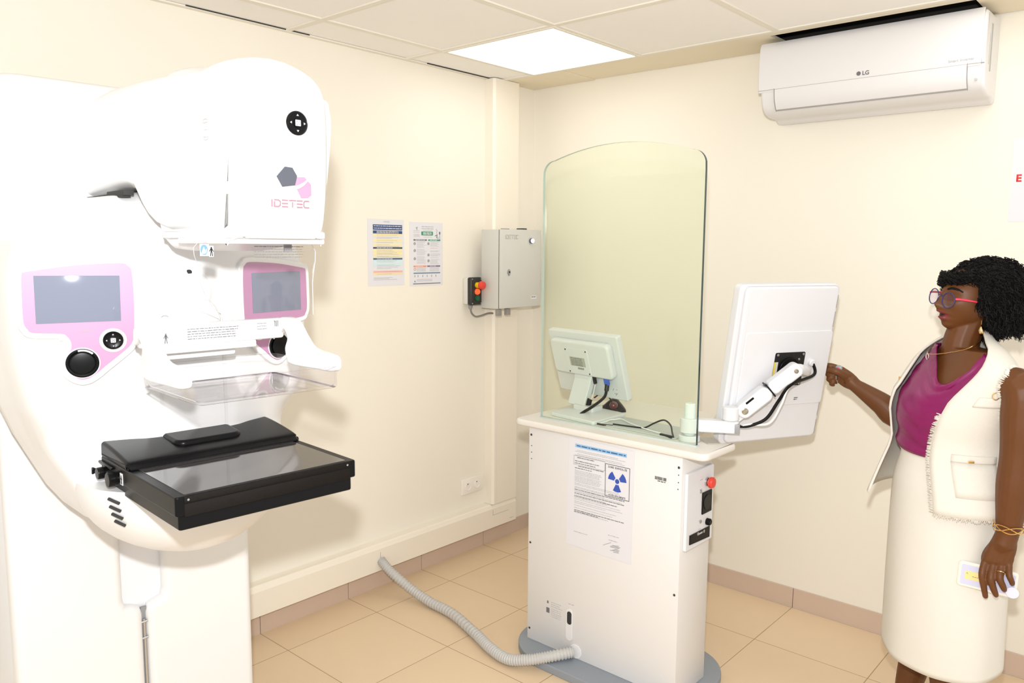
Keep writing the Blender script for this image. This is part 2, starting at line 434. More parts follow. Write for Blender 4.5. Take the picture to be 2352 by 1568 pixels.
# ------------------------------------------------------------------ notices on the walls
fw = lambda y0, z0, k=0.0: (lambda u, v, d: V(0.0008 + d, y0 + u, z0 + v))
def sheet(f, w_, h_, parent):
    bm = NB(); slab(bm, [(0, 0), (w_, 0), (w_, h_), (0, h_)], -.0008, 0.0, 0, f); return fin('sheet', bm, PAPER, parent, smooth=False)
rn = random.Random(3)
n1 = thing('notice', 'white notice with dark blue bars and pale yellow rows on left wall', 'notice', (0, -1.113, 1.371), group='notices on the left wall')
q = lambda u, v, d: V(0.001 + d, u, v)
W_, H_ = .207, .292
sheet(q, W_, H_, n1)
marks = {'navy_bar': [(.03, .245, .196, .268), (.03, .229, .196, .242)], 'dark_bar': [(.03, .163, .196, .170)], 'teal_bar': [(.03, .115, .196, .122)],
         'yellow_row': [(.03, .217, .196, .228), (.03, .193, .196, .205), (.03, .175, .196, .186), (.03, .150, .196, .162), (.03, .136, .196, .148), (.03, .125, .196, .134)],
         'blue_row': [(.03, .098, .196, .114), (.03, .086, .196, .096)], 'red_row': [(.03, .058, .196, .066)], 'amber_row': [(.03, .048, .196, .056)]}
mc = {'navy_bar': (.035, .07, .19), 'dark_bar': (.05, .06, .07), 'teal_bar': (.05, .12, .18), 'yellow_row': (.84, .74, .42), 'blue_row': (.62, .76, .80), 'red_row': (.80, .45, .38), 'amber_row': (.82, .68, .38)}
for k, L in marks.items():
    b = NB()
    for r_ in L: quadmark(b, q, r_[0], r_[1], r_[2], r_[3], .0005)
    fin(k, b, mat('print_' + k, mc[k], .7), n1, smooth=False)
b = NB()
for v in (.262, .252): dashes(b, q, .035, .192, v, .0035, rn, .0009)
for v in (.238, .233): dashes(b, q, .05, .175, v, .003, rn, .0009)
for v in (.1665, .1185): dashes(b, q, .05, .16, v, .003, rn, .0009, .8)
fin('white_print', b, PAPER, n1, smooth=False)
b = NB()
for v in (.283, .279): dashes(b, q, .09, .125, v, .002, rn, .0009)
for v in (.2225, .213, .208, .199, .190, .180, .173, .156, .152, .145, .142, .138, .130, .128, .110, .105, .092, .088, .082, .076, .062, .052, .036, .032, .027): dashes(b, q, .05 if v > .05 else .032, .185, v, .0017, rn, .0009, rn.uniform(.45, 1))
fin('grey_print', b, INKL, n1, smooth=False)

n2 = thing('notice', 'white notice with green title box and two columns of round icons', 'notice', (0, -.874, 1.364), group='notices on the left wall')
W_ = .208; sheet(q, W_, H_, n2)
b = NB(); slab(b, rrect(.072, .232, .145, .250, .003, 3), 0, .0005, 0, q); quadmark(b, q, .115, .207, .192, .214, .0005); fin('green_bar', b, mat('print_green', (.05, .30, .16), .7), n2, smooth=False)
b = NB(); quadmark(b, q, .024, .207, .106, .214, .0005); quadmark(b, q, .02, .008, .192, .012, .0005)
quadmark(b, q, .184, .238, .192, .250, .0006); stroke(b, [(.188, .238), (.190, .213)], .0015, q); stroke(b, [(.158, .23), (.17, .235), (.172, .222)], .003, q)
for pts in ([(.165, .262), (.172, .255), (.168, .245), (.173, .235), (.165, .222), (.178, .218), (.183, .226)],): stroke(b, pts, .0012, q)
stroke(b, [(.04, .268), (.045, .262), (.048, .270)], .002, q); stroke(b, [(.044, .262), (.046, .256)], .0015, q)
for cx, cys in ((.031, (.194, .162, .125)), (.116, (.194, .142, .115))):
    for cy in cys:
        P = circ(cx, cy, .0052, 14); stroke(b, P + [P[0]], .0018, q); quadmark(b, q, cx - .0015, cy - .002, cx + .0015, cy + .002, .0006)
for x in (.031, .05, .08, .107, .135, .163): quadmark(b, q, x - .0012, .040, x + .0012, .050, .0006)
slab(b, [(.027, .018), (.035, .018), (.031, .026)], 0, .0006, 0, q)
fin('dark_print', b, INK, n2, smooth=False)
b = NB(); quadmark(b, q, .023, .087, .104, .093, .0005); P = circ(.031, .077, .0055, 14); stroke(b, P + [P[0]], .0018, q); fin('orange_bar', b, mat('print_orange', (.78, .25, .10), .7), n2, smooth=False)
b = NB(); quadmark(b, q, .108, .087, .190, .093, .0005); fin('purple_bar', b, mat('print_purple', (.17, .11, .22), .7), n2, smooth=False)
b = NB(); quadmark(b, q, .023, .056, .190, .061, .0005); fin('blue_bar', b, mat('print_steel_blue', (.11, .22, .36), .7), n2, smooth=False)
b = NB()
for v in (.272, .263): dashes(b, q, .075, .148, v, .004, rn, .0007)
for v in (.256, .224): dashes(b, q, .085, .14, v, .002, rn, .0007)
for v in (.253, .246, .236, .231, .226): dashes(b, q, .025, .062, v, .002, rn, .0007)
for v in (.202, .197, .192, .187, .182, .177, .168, .163, .158, .153, .148, .143, .134, .129, .124, .119, .114, .108, .103): dashes(b, q, .045, .104, v, .0015, rn, .0007, rn.uniform(.6, 1))
for v in (.202, .197, .192, .187, .182, .173, .161, .157, .147, .142, .137, .130, .120, .115, .110, .105, .100): dashes(b, q, .128, .19, v, .0015, rn, .0007, rn.uniform(.6, 1))
for v in (.083, .079, .075, .071, .067): dashes(b, q, .042, .104, v, .0015, rn, .0007, .9); dashes(b, q, .124, .19, v, .0015, rn, .0007, .9)
for v in (.030, .026, .022): dashes(b, q, .042, .15, v, .0015, rn, .0007, .9)
fin('grey_print', b, INKL, n2, smooth=False)
b = NB()
for v in (.244, .238): dashes(b, q, .083, .135, v, .004, rn, .0009)
for x, x1 in ((.035, .095), (.125, .17)): dashes(b, q, x, x1, .2105, .003, rn, .0009); dashes(b, q, x, x1, .090, .0022, rn, .0009, .8)
fin('white_print', b, PAPER, n2, smooth=False)

n3 = thing('notice', 'white notice with red lettering cut by the right edge of the photo', 'notice', (2.19, 0, 1.645))
q3 = lambda u, v, d: V(u, -.001 - d, v)
sheet(q3, .21, .285, n3)
text('E', .034, lambda u, v, d: V(.023 + u, -.0012 - d, .150 + v), mat('print_red', (.75, .03, .03), .7), n3, bold=.0012)

# ------------------------------------------------------------------ electrical cabinet over the trunking
ec = thing('electrical_cabinet', 'pale grey metal electrical cabinet with lock on the left wall near the corner', 'cabinet', (.0605, -.463, 1.247))
b = NB(); box(b, 0, .112, 0, .305, 0, .382, .002); fin('body', b, GREYSTEEL, ec)
b = NB(); box(b, .1135, .128, .002, .303, .002, .384, .004); dr = fin('door', b, GREYSTEEL, ec)
b = NB(); box(b, .1115, .1140, .003, .302, .003, .380); fin('gasket', b, GAP, ec, smooth=False)
fe = lambda u, v, d: V(.128 + d, u, v)
b = NB(); slab(b, spl([(.045, .16), (.052, .168), (.055, .18), (.045, .192), (.035, .18), (.038, .168)], 5), 0, .006, .002, lambda u, v, d: fe(u + .012, v, d)); lk = fin('lock', b, mat('grey_lock', (.33, .34, .35), .3, .6), dr)
b = NB(); slab(b, circ(.057, .178, .004, 12), 0, .008, .001, fe); fin('keyhole', b, BLACKP, lk)
b = NB(); slab(b, circ(.222, .330, .0135), 0, .010, .003, fe); fin('bezel', b, mat('dark_bezel', (.10, .09, .16), .3), dr)
b = NB(); slab(b, circ(.222, .330, .0105), .004, .017, .004, fe); fin('indicator_lamp', b, mat('lamp_white', (.9, .9, .9), .3, emit=(1, 1, 1), emit_s=1.6), dr)
b = NB(); idetec(b, fe, .032, .128, .347, .017, .0024); fin('lettering', b, mat('logo_silver', (.36, .36, .37), .4), dr, smooth=False)
b = NB(); quadmark(b, fe, .228, .040, .270, .056, .0005); lb = fin('label_plate', b, PAPER, dr, smooth=False)
b = NB(); dashes(b, fe, .232, .266, .050, .004, rn, .0009); fin('print', b, BLACKINK, lb, smooth=False)
b = NB(); box(b, .10, .106, .03, .085, .382, .387); fin('top_bracket', b, DSTEEL, ec)
b = NB(); box(b, .06, .10, .19, .225, .382, .392, .002); fin('wing_nut', b, DSTEEL, ec)
for y0 in (.004, .068):
    b = NB(); box(b, .09, .110, y0, y0 + .026, -.033, -.002, .002); fin('cable_gland', b, mat('gland_grey', (.28, .27, .25), .5), ec)

# emergency stop station left of the cabinet
es = thing('control_station', 'small black push button station with red emergency stop on the left wall', 'control station', (0, -.536, 1.262))
b = NB(); box(b, 0, .034, .003, .074, .003, .133, .006); fin('housing', b, mat('station_grey', (.70, .69, .64), .5), es)
b = NB(); box(b, .034, .062, 0, .077, 0, .136, .008, 3); fin('cover', b, mat('station_black', (.022, .020, .018), .4), es)
fs = lambda cy, cz: (lambda x, y, h: V(.062 + h, cy + x, cz + y))
b = NB(); lathe(b, [(.014, 0), (.014, .022), (.012, .024)], fs(.040, .098)); fin('yellow_collar', b, mat('yellow_collar', (.83, .60, .01), .35), es)
b = NB(); lathe(b, [(.012, .022), (.0195, .026), (.0205, .036), (.018, .044), (.010, .047), (0, .048)], fs(.040, .098)); fin('emergency_stop', b, RED, es)
b = NB(); lathe(b, [(.0145, 0), (.0145, .006), (.012, .008), (.011, .013), (0, .015)], fs(.040, .066)); fin('red_lamp', b, mat('red_lamp', (.8, .05, .02), .3, emit=(1, .10, .02), emit_s=.9), es)
b = NB(); lathe(b, [(.0145, 0), (.0145, .006), (.012, .007), (.0115, .010), (0, .010)], fs(.040, .034)); fin('green_button', b, mat('green_button', (.0, .09, .04), .35), es)
for cy, cz in ((.009, .127), (.068, .127), (.009, .009), (.068, .009)):
    b = NB(); lathe(b, [(.0035, 0), (.0035, .0012), (0, .0016)], fs(cy, cz), 10); fin('screw', b, STEEL, es)
b = NB(); lathe(b, [(.011, 0), (.011, .010), (.008, .022)], lambda x, y, h: V(.028 + x, .030 + y, .002 - h)); fin('cable_gland', b, mat('gland_grey', (.28, .27, .25), .5), es)
b = NB(); tube(b, spl([(.028, .030, -.015), (.030, .036, -.040), (.035, .058, -.058), (.045, .085, -.056), (.062, .118, -.045), (.065, .152, -.046)], 6, False), .0045, 8); fin('cable', b, mat('grey_cable', (.22, .21, .19), .5), es)

# wall socket
so = thing('wall_socket', 'white double wall socket low on the left wall above the trunking', 'socket', (0, -.545, .300))
# the plate stands square on the wall
b = NB(); box(b, 0, .010, 0, .150, 0, .080, .003); fin('plate', b, mat('socket_white', (.86, .82, .76), .35), so)
for cy in (.042, .107):
    b = NB(); lathe(b, [(.0205, 0), (.0205, .0022), (.018, .0025), (.017, .001), (0, .001)], lambda x, y, h: V(.0098 + h, cy + x, .038 + y)); so_w = fin('socket_well', b, mat('socket_white', (.86, .82, .76), .35), so)
    b = NB(); lathe(b, [(.003, 0), (.003, .003), (0, .003)], lambda x, y, h: V(.0098 + h, cy + x - .004, .052 + y), 8); fin('earth_pin', b, DSTEEL, so_w)

# corrugated conduit from the trunking to the console
path = spl([(.058, -1.111, .148), (.12, -1.100, .105), (.22, -1.075, .050), (.34, -1.070, .0245), (.49, -1.082, .0235), (.68, -1.140, .0235), (.80, -1.183, .0235), (.90, -1.200, .0240), (.975, -1.178, .038), (1.035, -1.125, .0505), (1.09, -1.046, .058)], 34, False)
rr = [.0195 + .0017 * (1 if (i // 2) % 2 else -1) for i in range(len(path))]
b = NB(); tube(b, path, rr, 16)
tag(fin('corrugated_conduit', b, mat('conduit_grey', (.53, .52, .50), .45), angle=70), 'grey corrugated conduit running across the floor from the trunking to the console', 'conduit')

# ------------------------------------------------------------------ operator console
co = thing('operator_console', 'white operator console with radiation notice on a grey rounded base plate', 'console', (.858, -1.035, 0))
CW = .652
b = NB(); slab(b, rrect(-.062, -.105, .705, .385, .20, 14), .0, .030, .004, lambda u, v, d: V(u, v, d)); fin('base_plate', b, PLATEGREY, co)
b = NB(); box(b, 0, CW, 0, .205, .030, .872, .003); fin('body', b, CONSOLE, co)
b = NB(); 
wt = []
for (x, y), r_ in zip([(-.066, -.016), (.742, -.016), (.742, .207), (.655, .132), (.588, .21), (.475, .600), (.05, .600), (-.066, .45)], (.035, .035, .025, .03, .04, .05, .05, .05)): wt.append((x, y, r_))
WP = []
for i in range(len(wt)):
    p_, c_, n_ = Vector(wt[i - 1][:2]), Vector(wt[i][:2]), Vector(wt[(i + 1) % len(wt)][:2])
    a_ = c_ + (p_ - c_).normalized() * wt[i][2]; e_ = c_ + (n_ - c_).normalized() * wt[i][2]
    for k in range(7): t = k / 6; WP.append(tuple(a_ * (1 - t) ** 2 + c_ * 2 * t * (1 - t) + e_ * t * t))
slab(b, WP, .872, .897, .009, lambda u, v, d: V(u, v, d)); fin('worktop', b, WORKTOP, co)
ff = lambda u, v, d: V(u, -d, v)
for (u, v, r_) in [(.012, .842, .0045), (.012, .420, .0045), (.012, .075, .0045), (CW - .012, .835, .0045), (CW - .014, .40, .0045), (.014, .80, .002), (.014, .775, .002), (.014, .75, .002), (CW - .012, .81, .002), (CW - .012, .785, .002), (CW - .013, .762, .002)]:
    b = NB(); slab(b, circ(u, v, r_, 10), 0, .0014, .0004, ff); fin('screw', b, DSTEEL, co)
b = NB(); x = .552
rb = random.Random(5)
for i in range(11):
    ww = rb.choice((.0012, .002, .003)); quadmark(b, ff, x, .779, x + ww, .790, .0006); x += ww + rb.choice((.0014, .0022))
dashes(b, ff, .562, .592, .775, .003, rb, .0006)
fin('barcode', b, BLACKINK, co, smooth=False)
b = NB(); slab(b, rrect(.190, .090, .222, .215, .0155, 8), 0, .005, .002, ff); hp = fin('port_cover', b, PLASTIC, co)
b = NB(); slab(b, rrect(.198, .155, .218, .205, .009, 6), .005, .0058, 0, ff); fin('opening', b, GAP, hp)
b = NB(); slab(b, circ(.236, .021, .027, 20), 0, .0025, .001, lambda u, v, d: ff(u, v + .037, d)); fin('conduit_gland', b, WHITECABLE, co)
b = NB()
for v in (.212, .204, .196, .186, .178, .170, .163, .156): dashes(b, ff, .118, .172, v, .0026, rn, .0006, rn.uniform(.6, 1))
dashes(b, ff, .200, .224, .232, .004, rn, .0006)
fin('rating_print', b, INKL, co, smooth=False)
b = NB(); quadmark(b, ff, .098, .203, .105, .213, .0006); quadmark(b, ff, .095, .166, .110, .186, .0006); fin('symbol_print', b, INK, co, smooth=False)
# controls on the right end
fr_ = lambda u, v, d: V(CW + d, u, v)
b = NB(); slab(b, rrect(.018, .548, .200, .812, .006, 4), 0, .012, .003, fr_); cp = fin('control_panel', b, PLASTIC2, co)
fcp = lambda u, v, d: V(CW + .012 + d, u, v)
lcp = lambda cy, cz: (lambda x, y, h: V(CW + .012 + h, cy + x, cz + y))
b = NB(); lathe(b, [(.016, 0), (.016, .006), (.012, .008), (.012, .012)], lcp(.150, .760)); fin('button_collar', b, STEEL, cp)
b = NB(); lathe(b, [(.012, .010), (.0185, .013), (.0192, .021), (.016, .026), (0, .028)], lcp(.150, .760)); fin('emergency_stop', b, RED, cp)
b = NB(); slab(b, rrect(.118, .652, .184, .728, .003, 3), 0, .004, .001, fcp); pm = fin('black_socket', b, BLACKP, cp)
b = NB(); slab(b, circ(.151, .690, .026, 24), .004, .006, .001, fcp); fin('rim', b, mat('black_rim', (.006, .006, .006), .5), pm)
b = NB(); lathe(b, [(.012, 0), (.012, .012), (.009, .015), (0, .015)], lcp(.160, .618)); fin('selector_knob', b, BLACKP, cp)
for cy, cz in ((.112, .630), (.095, .592), (.137, .590), (.108, .735)):
    b = NB(); lathe(b, [(.006, 0), (.006, .003), (0, .004)], lcp(cy, cz), 12); fin('key_switch', b, STEEL, cp)
b = NB(); slab(b, [(.040, .568), (.178, .560), (.178, .598), (.040, .600)], 0, .003, 0, fcp); dv = fin('disc_drive', b, BLACKP, cp)
b = NB(); dashes(b, fcp, .095, .125, .590, .006, rn, .0036); fin('print', b, INKL, dv, smooth=False)
b = NB()
for cz in (.775, .742, .634, .604): dashes(b, fcp, .100, .118, cz, .003, rn, .0007)
fin('print', b, INKL, cp, smooth=False)

# the notice taped to its front
n4 = thing('notice', 'tall white notice with blue radiation symbol taped to the console front', 'notice', (1.043, -1.0355, .455))
q4 = lambda u, v, d: V(u, -.001 - d, v)
b = NB(); slab(b, [(0, .008), (.282, .002), (.286, .404), (.008, .410)], -.0008, 0, 0, q4); fin('sheet', b, PAPER, n4, smooth=False)
b = NB(); quadmark(b, q4, .035, .376, .255, .389, .0005); bb_ = fin('blue_banner', b, mat('banner_blue', (.28, .52, .80), .6), n4, smooth=False)
b = NB(); dashes(b, q4, .042, .250, .3825, .005, rn, .0009); fin('banner_print', b, mat('banner_ink', (.06, .12, .25), .7), bb_, smooth=False)
b = NB()
for v in (.366, .361, .352, .347): dashes(b, q4, .045 if v in (.366, .352) else .035, .25, v, .0024, rn, .0006, rn.uniform(.7, 1))
for v in (.291, .286, .281, .276, .270, .265, .260, .255, .250): dashes(b, q4, .035, .155, v, .0024, rn, .0006, rn.uniform(.85, 1))
for v in (.243, .238, .230, .226, .215, .211, .199, .190, .184, .176, .170, .161, .152, .135): dashes(b, q4, .035, .25, v, .0022, rn, .0006, rn.uniform(.6, 1))
dashes(b, q4, .035, .095, .062, .003, rn, .0006); dashes(b, q4, .185, .23, .085, .003, rn, .0006); dashes(b, q4, .188, .225, .068, .003, rn, .0006)
fin('print', b, INKL, n4, smooth=False)
b = NB()
for v, u0, u1 in ((.339, .045, .12), (.326, .035, .14), (.318, .035, .125), (.308, .05, .16), (.300, .035, .11), (.220, .035, .25), (.206, .035, .25), (.195, .035, .22), (.143, .035, .25), (.138, .035, .14)): dashes(b, q4, u0, u1, v, .0028, rn, .0007)
P = [(.03, .345), (.165, .345), (.165, .312), (.03, .312), (.03, .345)]; stroke(b, P, .0006, q4)
rs = random.Random(9)
stroke(b, [(.165, .042), (.178, .050), (.190, .056), (.198, .060)], .001, q4)
for i in range(7): stroke(b, [(.205 + rs.uniform(-.01, .01), .052 - i * .004), (.232 + rs.uniform(-.006, .006), .055 - i * .004)], .0012, q4)
fin('bold_print', b, INK, n4, smooth=False)
b = NB(); stroke(b, [(.168, .340), (.268, .340), (.268, .225), (.168, .225), (.168, .340)], .0016, q4); sg = fin('sign_border', b, BLACKINK, n4, smooth=False)
text('Z O N E   S U R V E I L L É E', .0098, lambda u, v, d: q4(u + .218, v + .331, d), BLACKINK, sg, bold=.0002, sx=.66)
text('A C C È S   R É G L E M E N T É', .0085, lambda u, v, d: q4(u + .218, v + .231, d), BLACKINK, sg, bold=.0002, sx=.60)
b = NB(); cx, cy = .218, .285; slab(b, circ(cx, cy, .0085, 20), 0, .0007, 0, q4)
for a0 in (30, 150, 270):
    P = [(cx + .0125 * math.cos(R(a0 + t)), cy + .0125 * math.sin(R(a0 + t))) for t in (-26, -13, 0, 13, 26)] + [(cx + .038 * math.cos(R(a0 + t)), cy + .038 * math.sin(R(a0 + t))) for t in (26, 17, 8, 0, -8, -17, -26)]
    slab(b, P, 0, .0007, 0, q4)
fin('radiation_symbol', b, mat('symbol_blue', (.035, .085, .42), .6), sg, smooth=False)

# lead glass screen standing on the worktop
gs = thing('protective_screen', 'tall clear greenish glass screen with arched top standing on the console worktop', 'glass screen', (.862, -.972, .897))
def arch(w_, h0, hm, r):
    P = [(0, 0), (w_, 0)]
    top = lambda u: h0 + (hm - h0) * (1 - ((u - w_ / 2) / (w_ / 2)) ** 2)
    P += [(w_, h0 - r)]
    for i in range(1, 8):
        a = R(90 * i / 8); u = w_ - r + r * math.cos(a); P.append((u, top(w_ - r) - r + r * math.sin(a) + (h0 - top(w_ - r)) * 0))
    for i in range(0, 25): u = (w_ - r) + (2 * r - w_) * i / 24; P.append((u, top(u)))
    for i in range(7, 0, -1):
        a = R(90 * i / 8); u = r - r * math.cos(a); P.append((u, top(r) - r + r * math.sin(a)))
    P.append((0, h0 - r))
    return P
GLS = clear('lead_glass', (.966, .993, .945))
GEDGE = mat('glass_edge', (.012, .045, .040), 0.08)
b = NB(); P = arch(.660, .945, 1.005, .05); slab(b, P, 0, .012, 0, lambda u, v, d: V(u, d, v))
b.faces.ensure_lookup_table()
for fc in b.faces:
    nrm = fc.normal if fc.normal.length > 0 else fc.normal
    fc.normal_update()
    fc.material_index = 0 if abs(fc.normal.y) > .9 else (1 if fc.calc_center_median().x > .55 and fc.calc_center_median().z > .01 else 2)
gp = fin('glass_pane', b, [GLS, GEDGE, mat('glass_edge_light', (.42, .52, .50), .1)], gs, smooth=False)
b = NB(); box(b, -.004, .664, -.004, .016, -.002, .004, .001); fin('base_seal', b, mat('seal_clear', (.55, .62, .60), .3), gs)

# ------------------------------------------------------------------ monitors, arm, mouse and cables on the console
def plane_rot(yaw, tilt):
    yaw, tilt = R(yaw), R(tilt)
    h = V(math.cos(yaw), math.sin(yaw), 0); n = V(math.sin(yaw), -math.cos(yaw), 0)
    u = V(0, 0, 1) * math.cos(tilt) + n * math.sin(tilt); bk = u.cross(h)
    return Matrix((h, bk, u)).transposed()
mr = plane_rot(61.1, 9.6); mcen = V(1.675, -.680, 1.152)
bmx = thing('diagnostic_monitor', 'large white portrait monitor seen from behind, on the swivel arm', 'monitor', mcen, mr)
bmx.scale = (.97, .97, .97)
MW, MH = .411, .576
fb = lambda u, v, d: V(u, -d, v)
P = rrect(-MW / 2, -MH / 2, MW / 2, MH / 2, .022, 6)
b = NB(); slab(b, P, -.050, -.012, .006, fb); fin('front_frame', b, PLASTIC2, bmx)
b = NB(); slab(b, rrect(-MW / 2 + .018, -MH / 2 + .006, MW / 2 - .004, MH / 2 - .006, .02, 6), -.014, .0, .009, fb); fin('back_cover', b, PLASTIC2, bmx)
b = NB(); slab(b, rrect(-.166, -.150, .200, .123, .012, 5), -.002, .0035, .0025, fb); fin('centre_cover', b, PLASTIC2, bmx)
b = NB(); slab(b, rrect(-MW / 2 + .014, -MH / 2 + .014, MW / 2 - .014, MH / 2 - .014, .006, 4), .0, .003, .001, lambda u, v, d: V(u, .050 + d, v)); fin('screen', b, SCREEN_OFF, bmx)
b = NB(); slab(b, rrect(-.034, -.076, .093, .048, .006, 4), .0035, .0045, 0, fb); vr = fin('mount_recess', b, mat('recess_black', (.008, .008, .008), .4), bmx)
b = NB(); quadmark(b, lambda u, v, d: fb(u, v, d + .0045), -.034, -.076, -.018, .014, .0008); fin('warning_label', b, mat('label_white', (.6, .6, .58), .6), vr, smooth=False)
b = NB(); quadmark(b, lambda u, v, d: fb(u, v, d + .0045), -.034, -.076, -.028, .014, .0016); fin('label_stripe', b, mat('label_yellow', (.75, .60, .05), .5), vr, smooth=False)
b = NB(); slab(b, circ(.03, -.012, .042, 28), .0045, .012, .003, fb); fin('mount_disc', b, BLACKP, vr)
for cx, cy in ((-.024, .040), (.084, .040), (.084, -.068), (.068, .022)):
    b = NB(); slab(b, circ(cx, cy, .0045, 10), .0045, .008, .001, fb); fin('screw', b, STEEL, vr)
b = NB()
box(b, -.168, -.167, -.0006, .0, -.13, .264); fin('side_seam', b, PALELINE, bmx, smooth=False)
for (u, v0, v1) in ((.1965, .203, .25), (.1965, .135, .19), (.1965, -.2, -.15), (.1965, -.27, -.215)):
    b = NB(); box(b, u - .001, u + .001, -.0006, .002, v0, v1); fin('vent_slit', b, LINE, bmx, smooth=False)
b = NB(); quadmark(b, lambda u, v, d: fb(u, v, d + .0035), .077, -.118, .088, -.092, .0006); lb = fin('serial_label', b, PAPER, bmx, smooth=False)
b = NB(); dashes(b, lambda u, v, d: fb(u, v, d + .0035), .076, .092, -.124, .004, rn, .0009); dashes(b, lambda u, v, d: fb(u, v, d + .0035), .076, .090, -.130, .004, rn, .0009); fin('serial_print', b, INK, bmx, smooth=False)
b = NB(); lathe(b, [(.013, 0), (.013, .01), (.009, .014)], lambda x, y, h: V(.122 + x, -.0035 - h, .008 + y)); fin('cable_inlet', b, PLASTIC2, bmx)

arm = thing('monitor_arm', 'white jointed monitor arm bolted to the worktop behind the glass screen', 'monitor arm', (1.466, -.915, .897))
L = lambda x, y, z: V(x - 1.466, y + .915, z - .897)
cyl = lambda p, r_, z0, z1, bev=.003: (lambda bm: lathe(bm, [(r_ - bev, z0), (r_, z0 + bev), (r_, z1 - bev), (r_ - bev, z1)], lambda x, y, h: V(p[0] + x, p[1] + y, h), 28))
b = NB(); cyl((0, 0), .036, 0, .022)(b); fin('base_clamp', b, PLASTIC2, arm)
b = NB(); cyl((0, 0), .0185, .02, .130)(b); fin('post', b, mat('post_white', (.74, .80, .82), .35), arm)
b = NB(); cyl((0, 0), .032, .030, .080)(b); fin('lower_hub', b, PLASTIC2, arm)
j = L(1.582, -.850, 0)
dvec = V(j.x, j.y, 0).normalized(); nv = V(-dvec.y, dvec.x, 0); Ln = V(j.x, j.y, 0).length
b = NB(); slab(b, rrect(.02, -.021, Ln + .028, .021, .018, 6), .036, .078, .006, lambda u, v, d: dvec * u + nv * v + V(0, 0, d)); fin('lower_link', b, PLASTIC2, arm)
b = NB(); box(b, Ln + .012, Ln + .0295, -.0218, .006, .038, .070, .002, 2, lambda c: dvec * c.x + nv * c.y + V(0, 0, c.z)); fin('cable_port', b, mat('port_grey', (.30, .30, .31), .4), arm)
b = NB(); cyl((j.x, j.y), .0275, .078, .124, .004)(b); fin('swivel_hub', b, PLASTIC2, arm)
p0 = L(1.609, -.816, 1.010); p1 = L(1.736, -.719, 1.147)
ax = (p1 - p0).normalized(); sd = ax.cross(V(0, 0, 1)).normalized(); un = sd.cross(ax)
fa = lambda u, v, d: p0 + ax * u + un * v + sd * d
LA = (p1 - p0).length
b = NB(); slab(b, rrect(-.050, -.022, .030, .020, .018, 6), -.012, .012, .003, lambda u, v, d: fa(u, v, d)); fin('tilt_bracket', b, PLASTIC2, arm)
b = NB(); slab(b, rrect(-.024, -.026, LA * .52, .026, .024, 6), -.027, .027, .008, fa); fin('lower_sleeve', b, PLASTIC2, arm)
b = NB(); slab(b, rrect(LA * .50, -.024, LA + .022, .024, .018, 6), -.025, .025, .008, fa); fin('upper_sleeve', b, PLASTIC2, arm)
b = NB(); slab(b, rrect(-.0268, -.0280, .0268, .0280, .009, 4), LA * .500, LA * .522, .0008, lambda u, v, d: fa(d, u, v)); fin('joint_band', b, BLACKP, arm)
for cu_, rd in ((0.0, .011), (LA, .007)):
    b = NB(); lathe(b, [(rd, .024), (rd, .0295), (rd * .75, .0305), (rd * .6, .0285), (0, .0285)], lambda x, y, h: fa(cu_ + x, y, h), 20); fin('pivot_bolt', b, mat('pivot_bronze', (.42, .38, .30), .3, .9), arm)
b = NB(); slab(b, rrect(.018, .014, .050, .021, .002, 2), .0268, .0276, 0, fa); fin('slot', b, BLACKP, arm)
mp = Matrix.Translation(mcen) @ mr.to_4x4() @ V(.03, -.012, -.012)
b = NB(); tube(b, spl([p1, p1 + V(.012, .012, .004), L(*(mp + (mr @ V(0.04, -.030, 0)))), L(*mp)], 5, False), .017, 14); fin('head_joint', b, PLASTIC2, arm)
for nm, off, r_, mm, sag in (('black_cable', .0, .0055, BLACKP, .012), ('white_cable', .004, .0042, WHITECABLE, .030)):
    st = L(1.606, -.832, .955); e1 = fa(LA * .8, -.026, .022); e2 = L(*(mcen + mr @ V(.118, -.03, -.03))); e3 = L(*(mcen + mr @ V(.122, -.012, .006)))
    b = NB(); tube(b, spl([st, st + V(.03, .012, .005 + off), fa(LA * .18, -.052 - sag, .024), fa(LA * .5, -.034 - sag * .8, .022), e1, e2, e3], 7, False), r_, 8); fin(nm, b, mm, arm)

# small touch monitor behind the glass
sr = plane_rot(-8, 16.9)
sm = thing('touch_monitor', 'small white touch monitor on a tilting stand behind the glass screen', 'monitor', (.935, -.78, .897))
sc_ = V(.914 - .935, -.75 + .78, 1.084 - .897)
fm = lambda u, v, d: sc_ + sr @ V(u, -d, v)
SW, SH = .375, .267
b = NB(); slab(b, rrect(-SW / 2, -SH / 2, SW / 2, SH / 2, .008, 4), -.030, .0, .005, fm); fin('front_frame', b, PLASTIC2, sm)
b = NB(); slab(b, rrect(-.158, -.037, .160, .106, .02, 5), -.002, .032, .010, fm); fin('back_cover', b, PLASTIC2, sm)
b = NB(); slab(b, rrect(-.076, -.030, .051, .080, .006, 4), .030, .035, .002, fm); bp_ = fin('mount_plate', b, PLASTIC2, sm)
for cx, cy in ((-.068, .072), (.043, .072), (-.064, -.022), (.044, -.022)):
    b = NB(); slab(b, circ(cx, cy, .0032, 8), .035, .0362, 0, fm); fin('screw', b, BLACKP, bp_)
b = NB(); slab(b, rrect(-SW / 2 + .015, -SH / 2 + .015, SW / 2 - .015, SH / 2 - .015, .004, 3), -.0315, -.030, 0, fm); fin('screen', b, SCREEN_OFF, sm)
b = NB(); quadmark(b, lambda u, v, d: fm(u, v, .035 + d), -.052, .005, .030, .043, .0005); rl = fin('rating_label', b, mat('label_silver', (.44, .44, .40), .5), bp_, smooth=False)
b = NB()
for v in (.038, .031, .025, .019, .013, .008): dashes(b, lambda u, x, d: fm(u, x, .035 + d), -.046, .026, v, .0028, rn, .0009, .85)
fin('print', b, INK, rl, smooth=False)
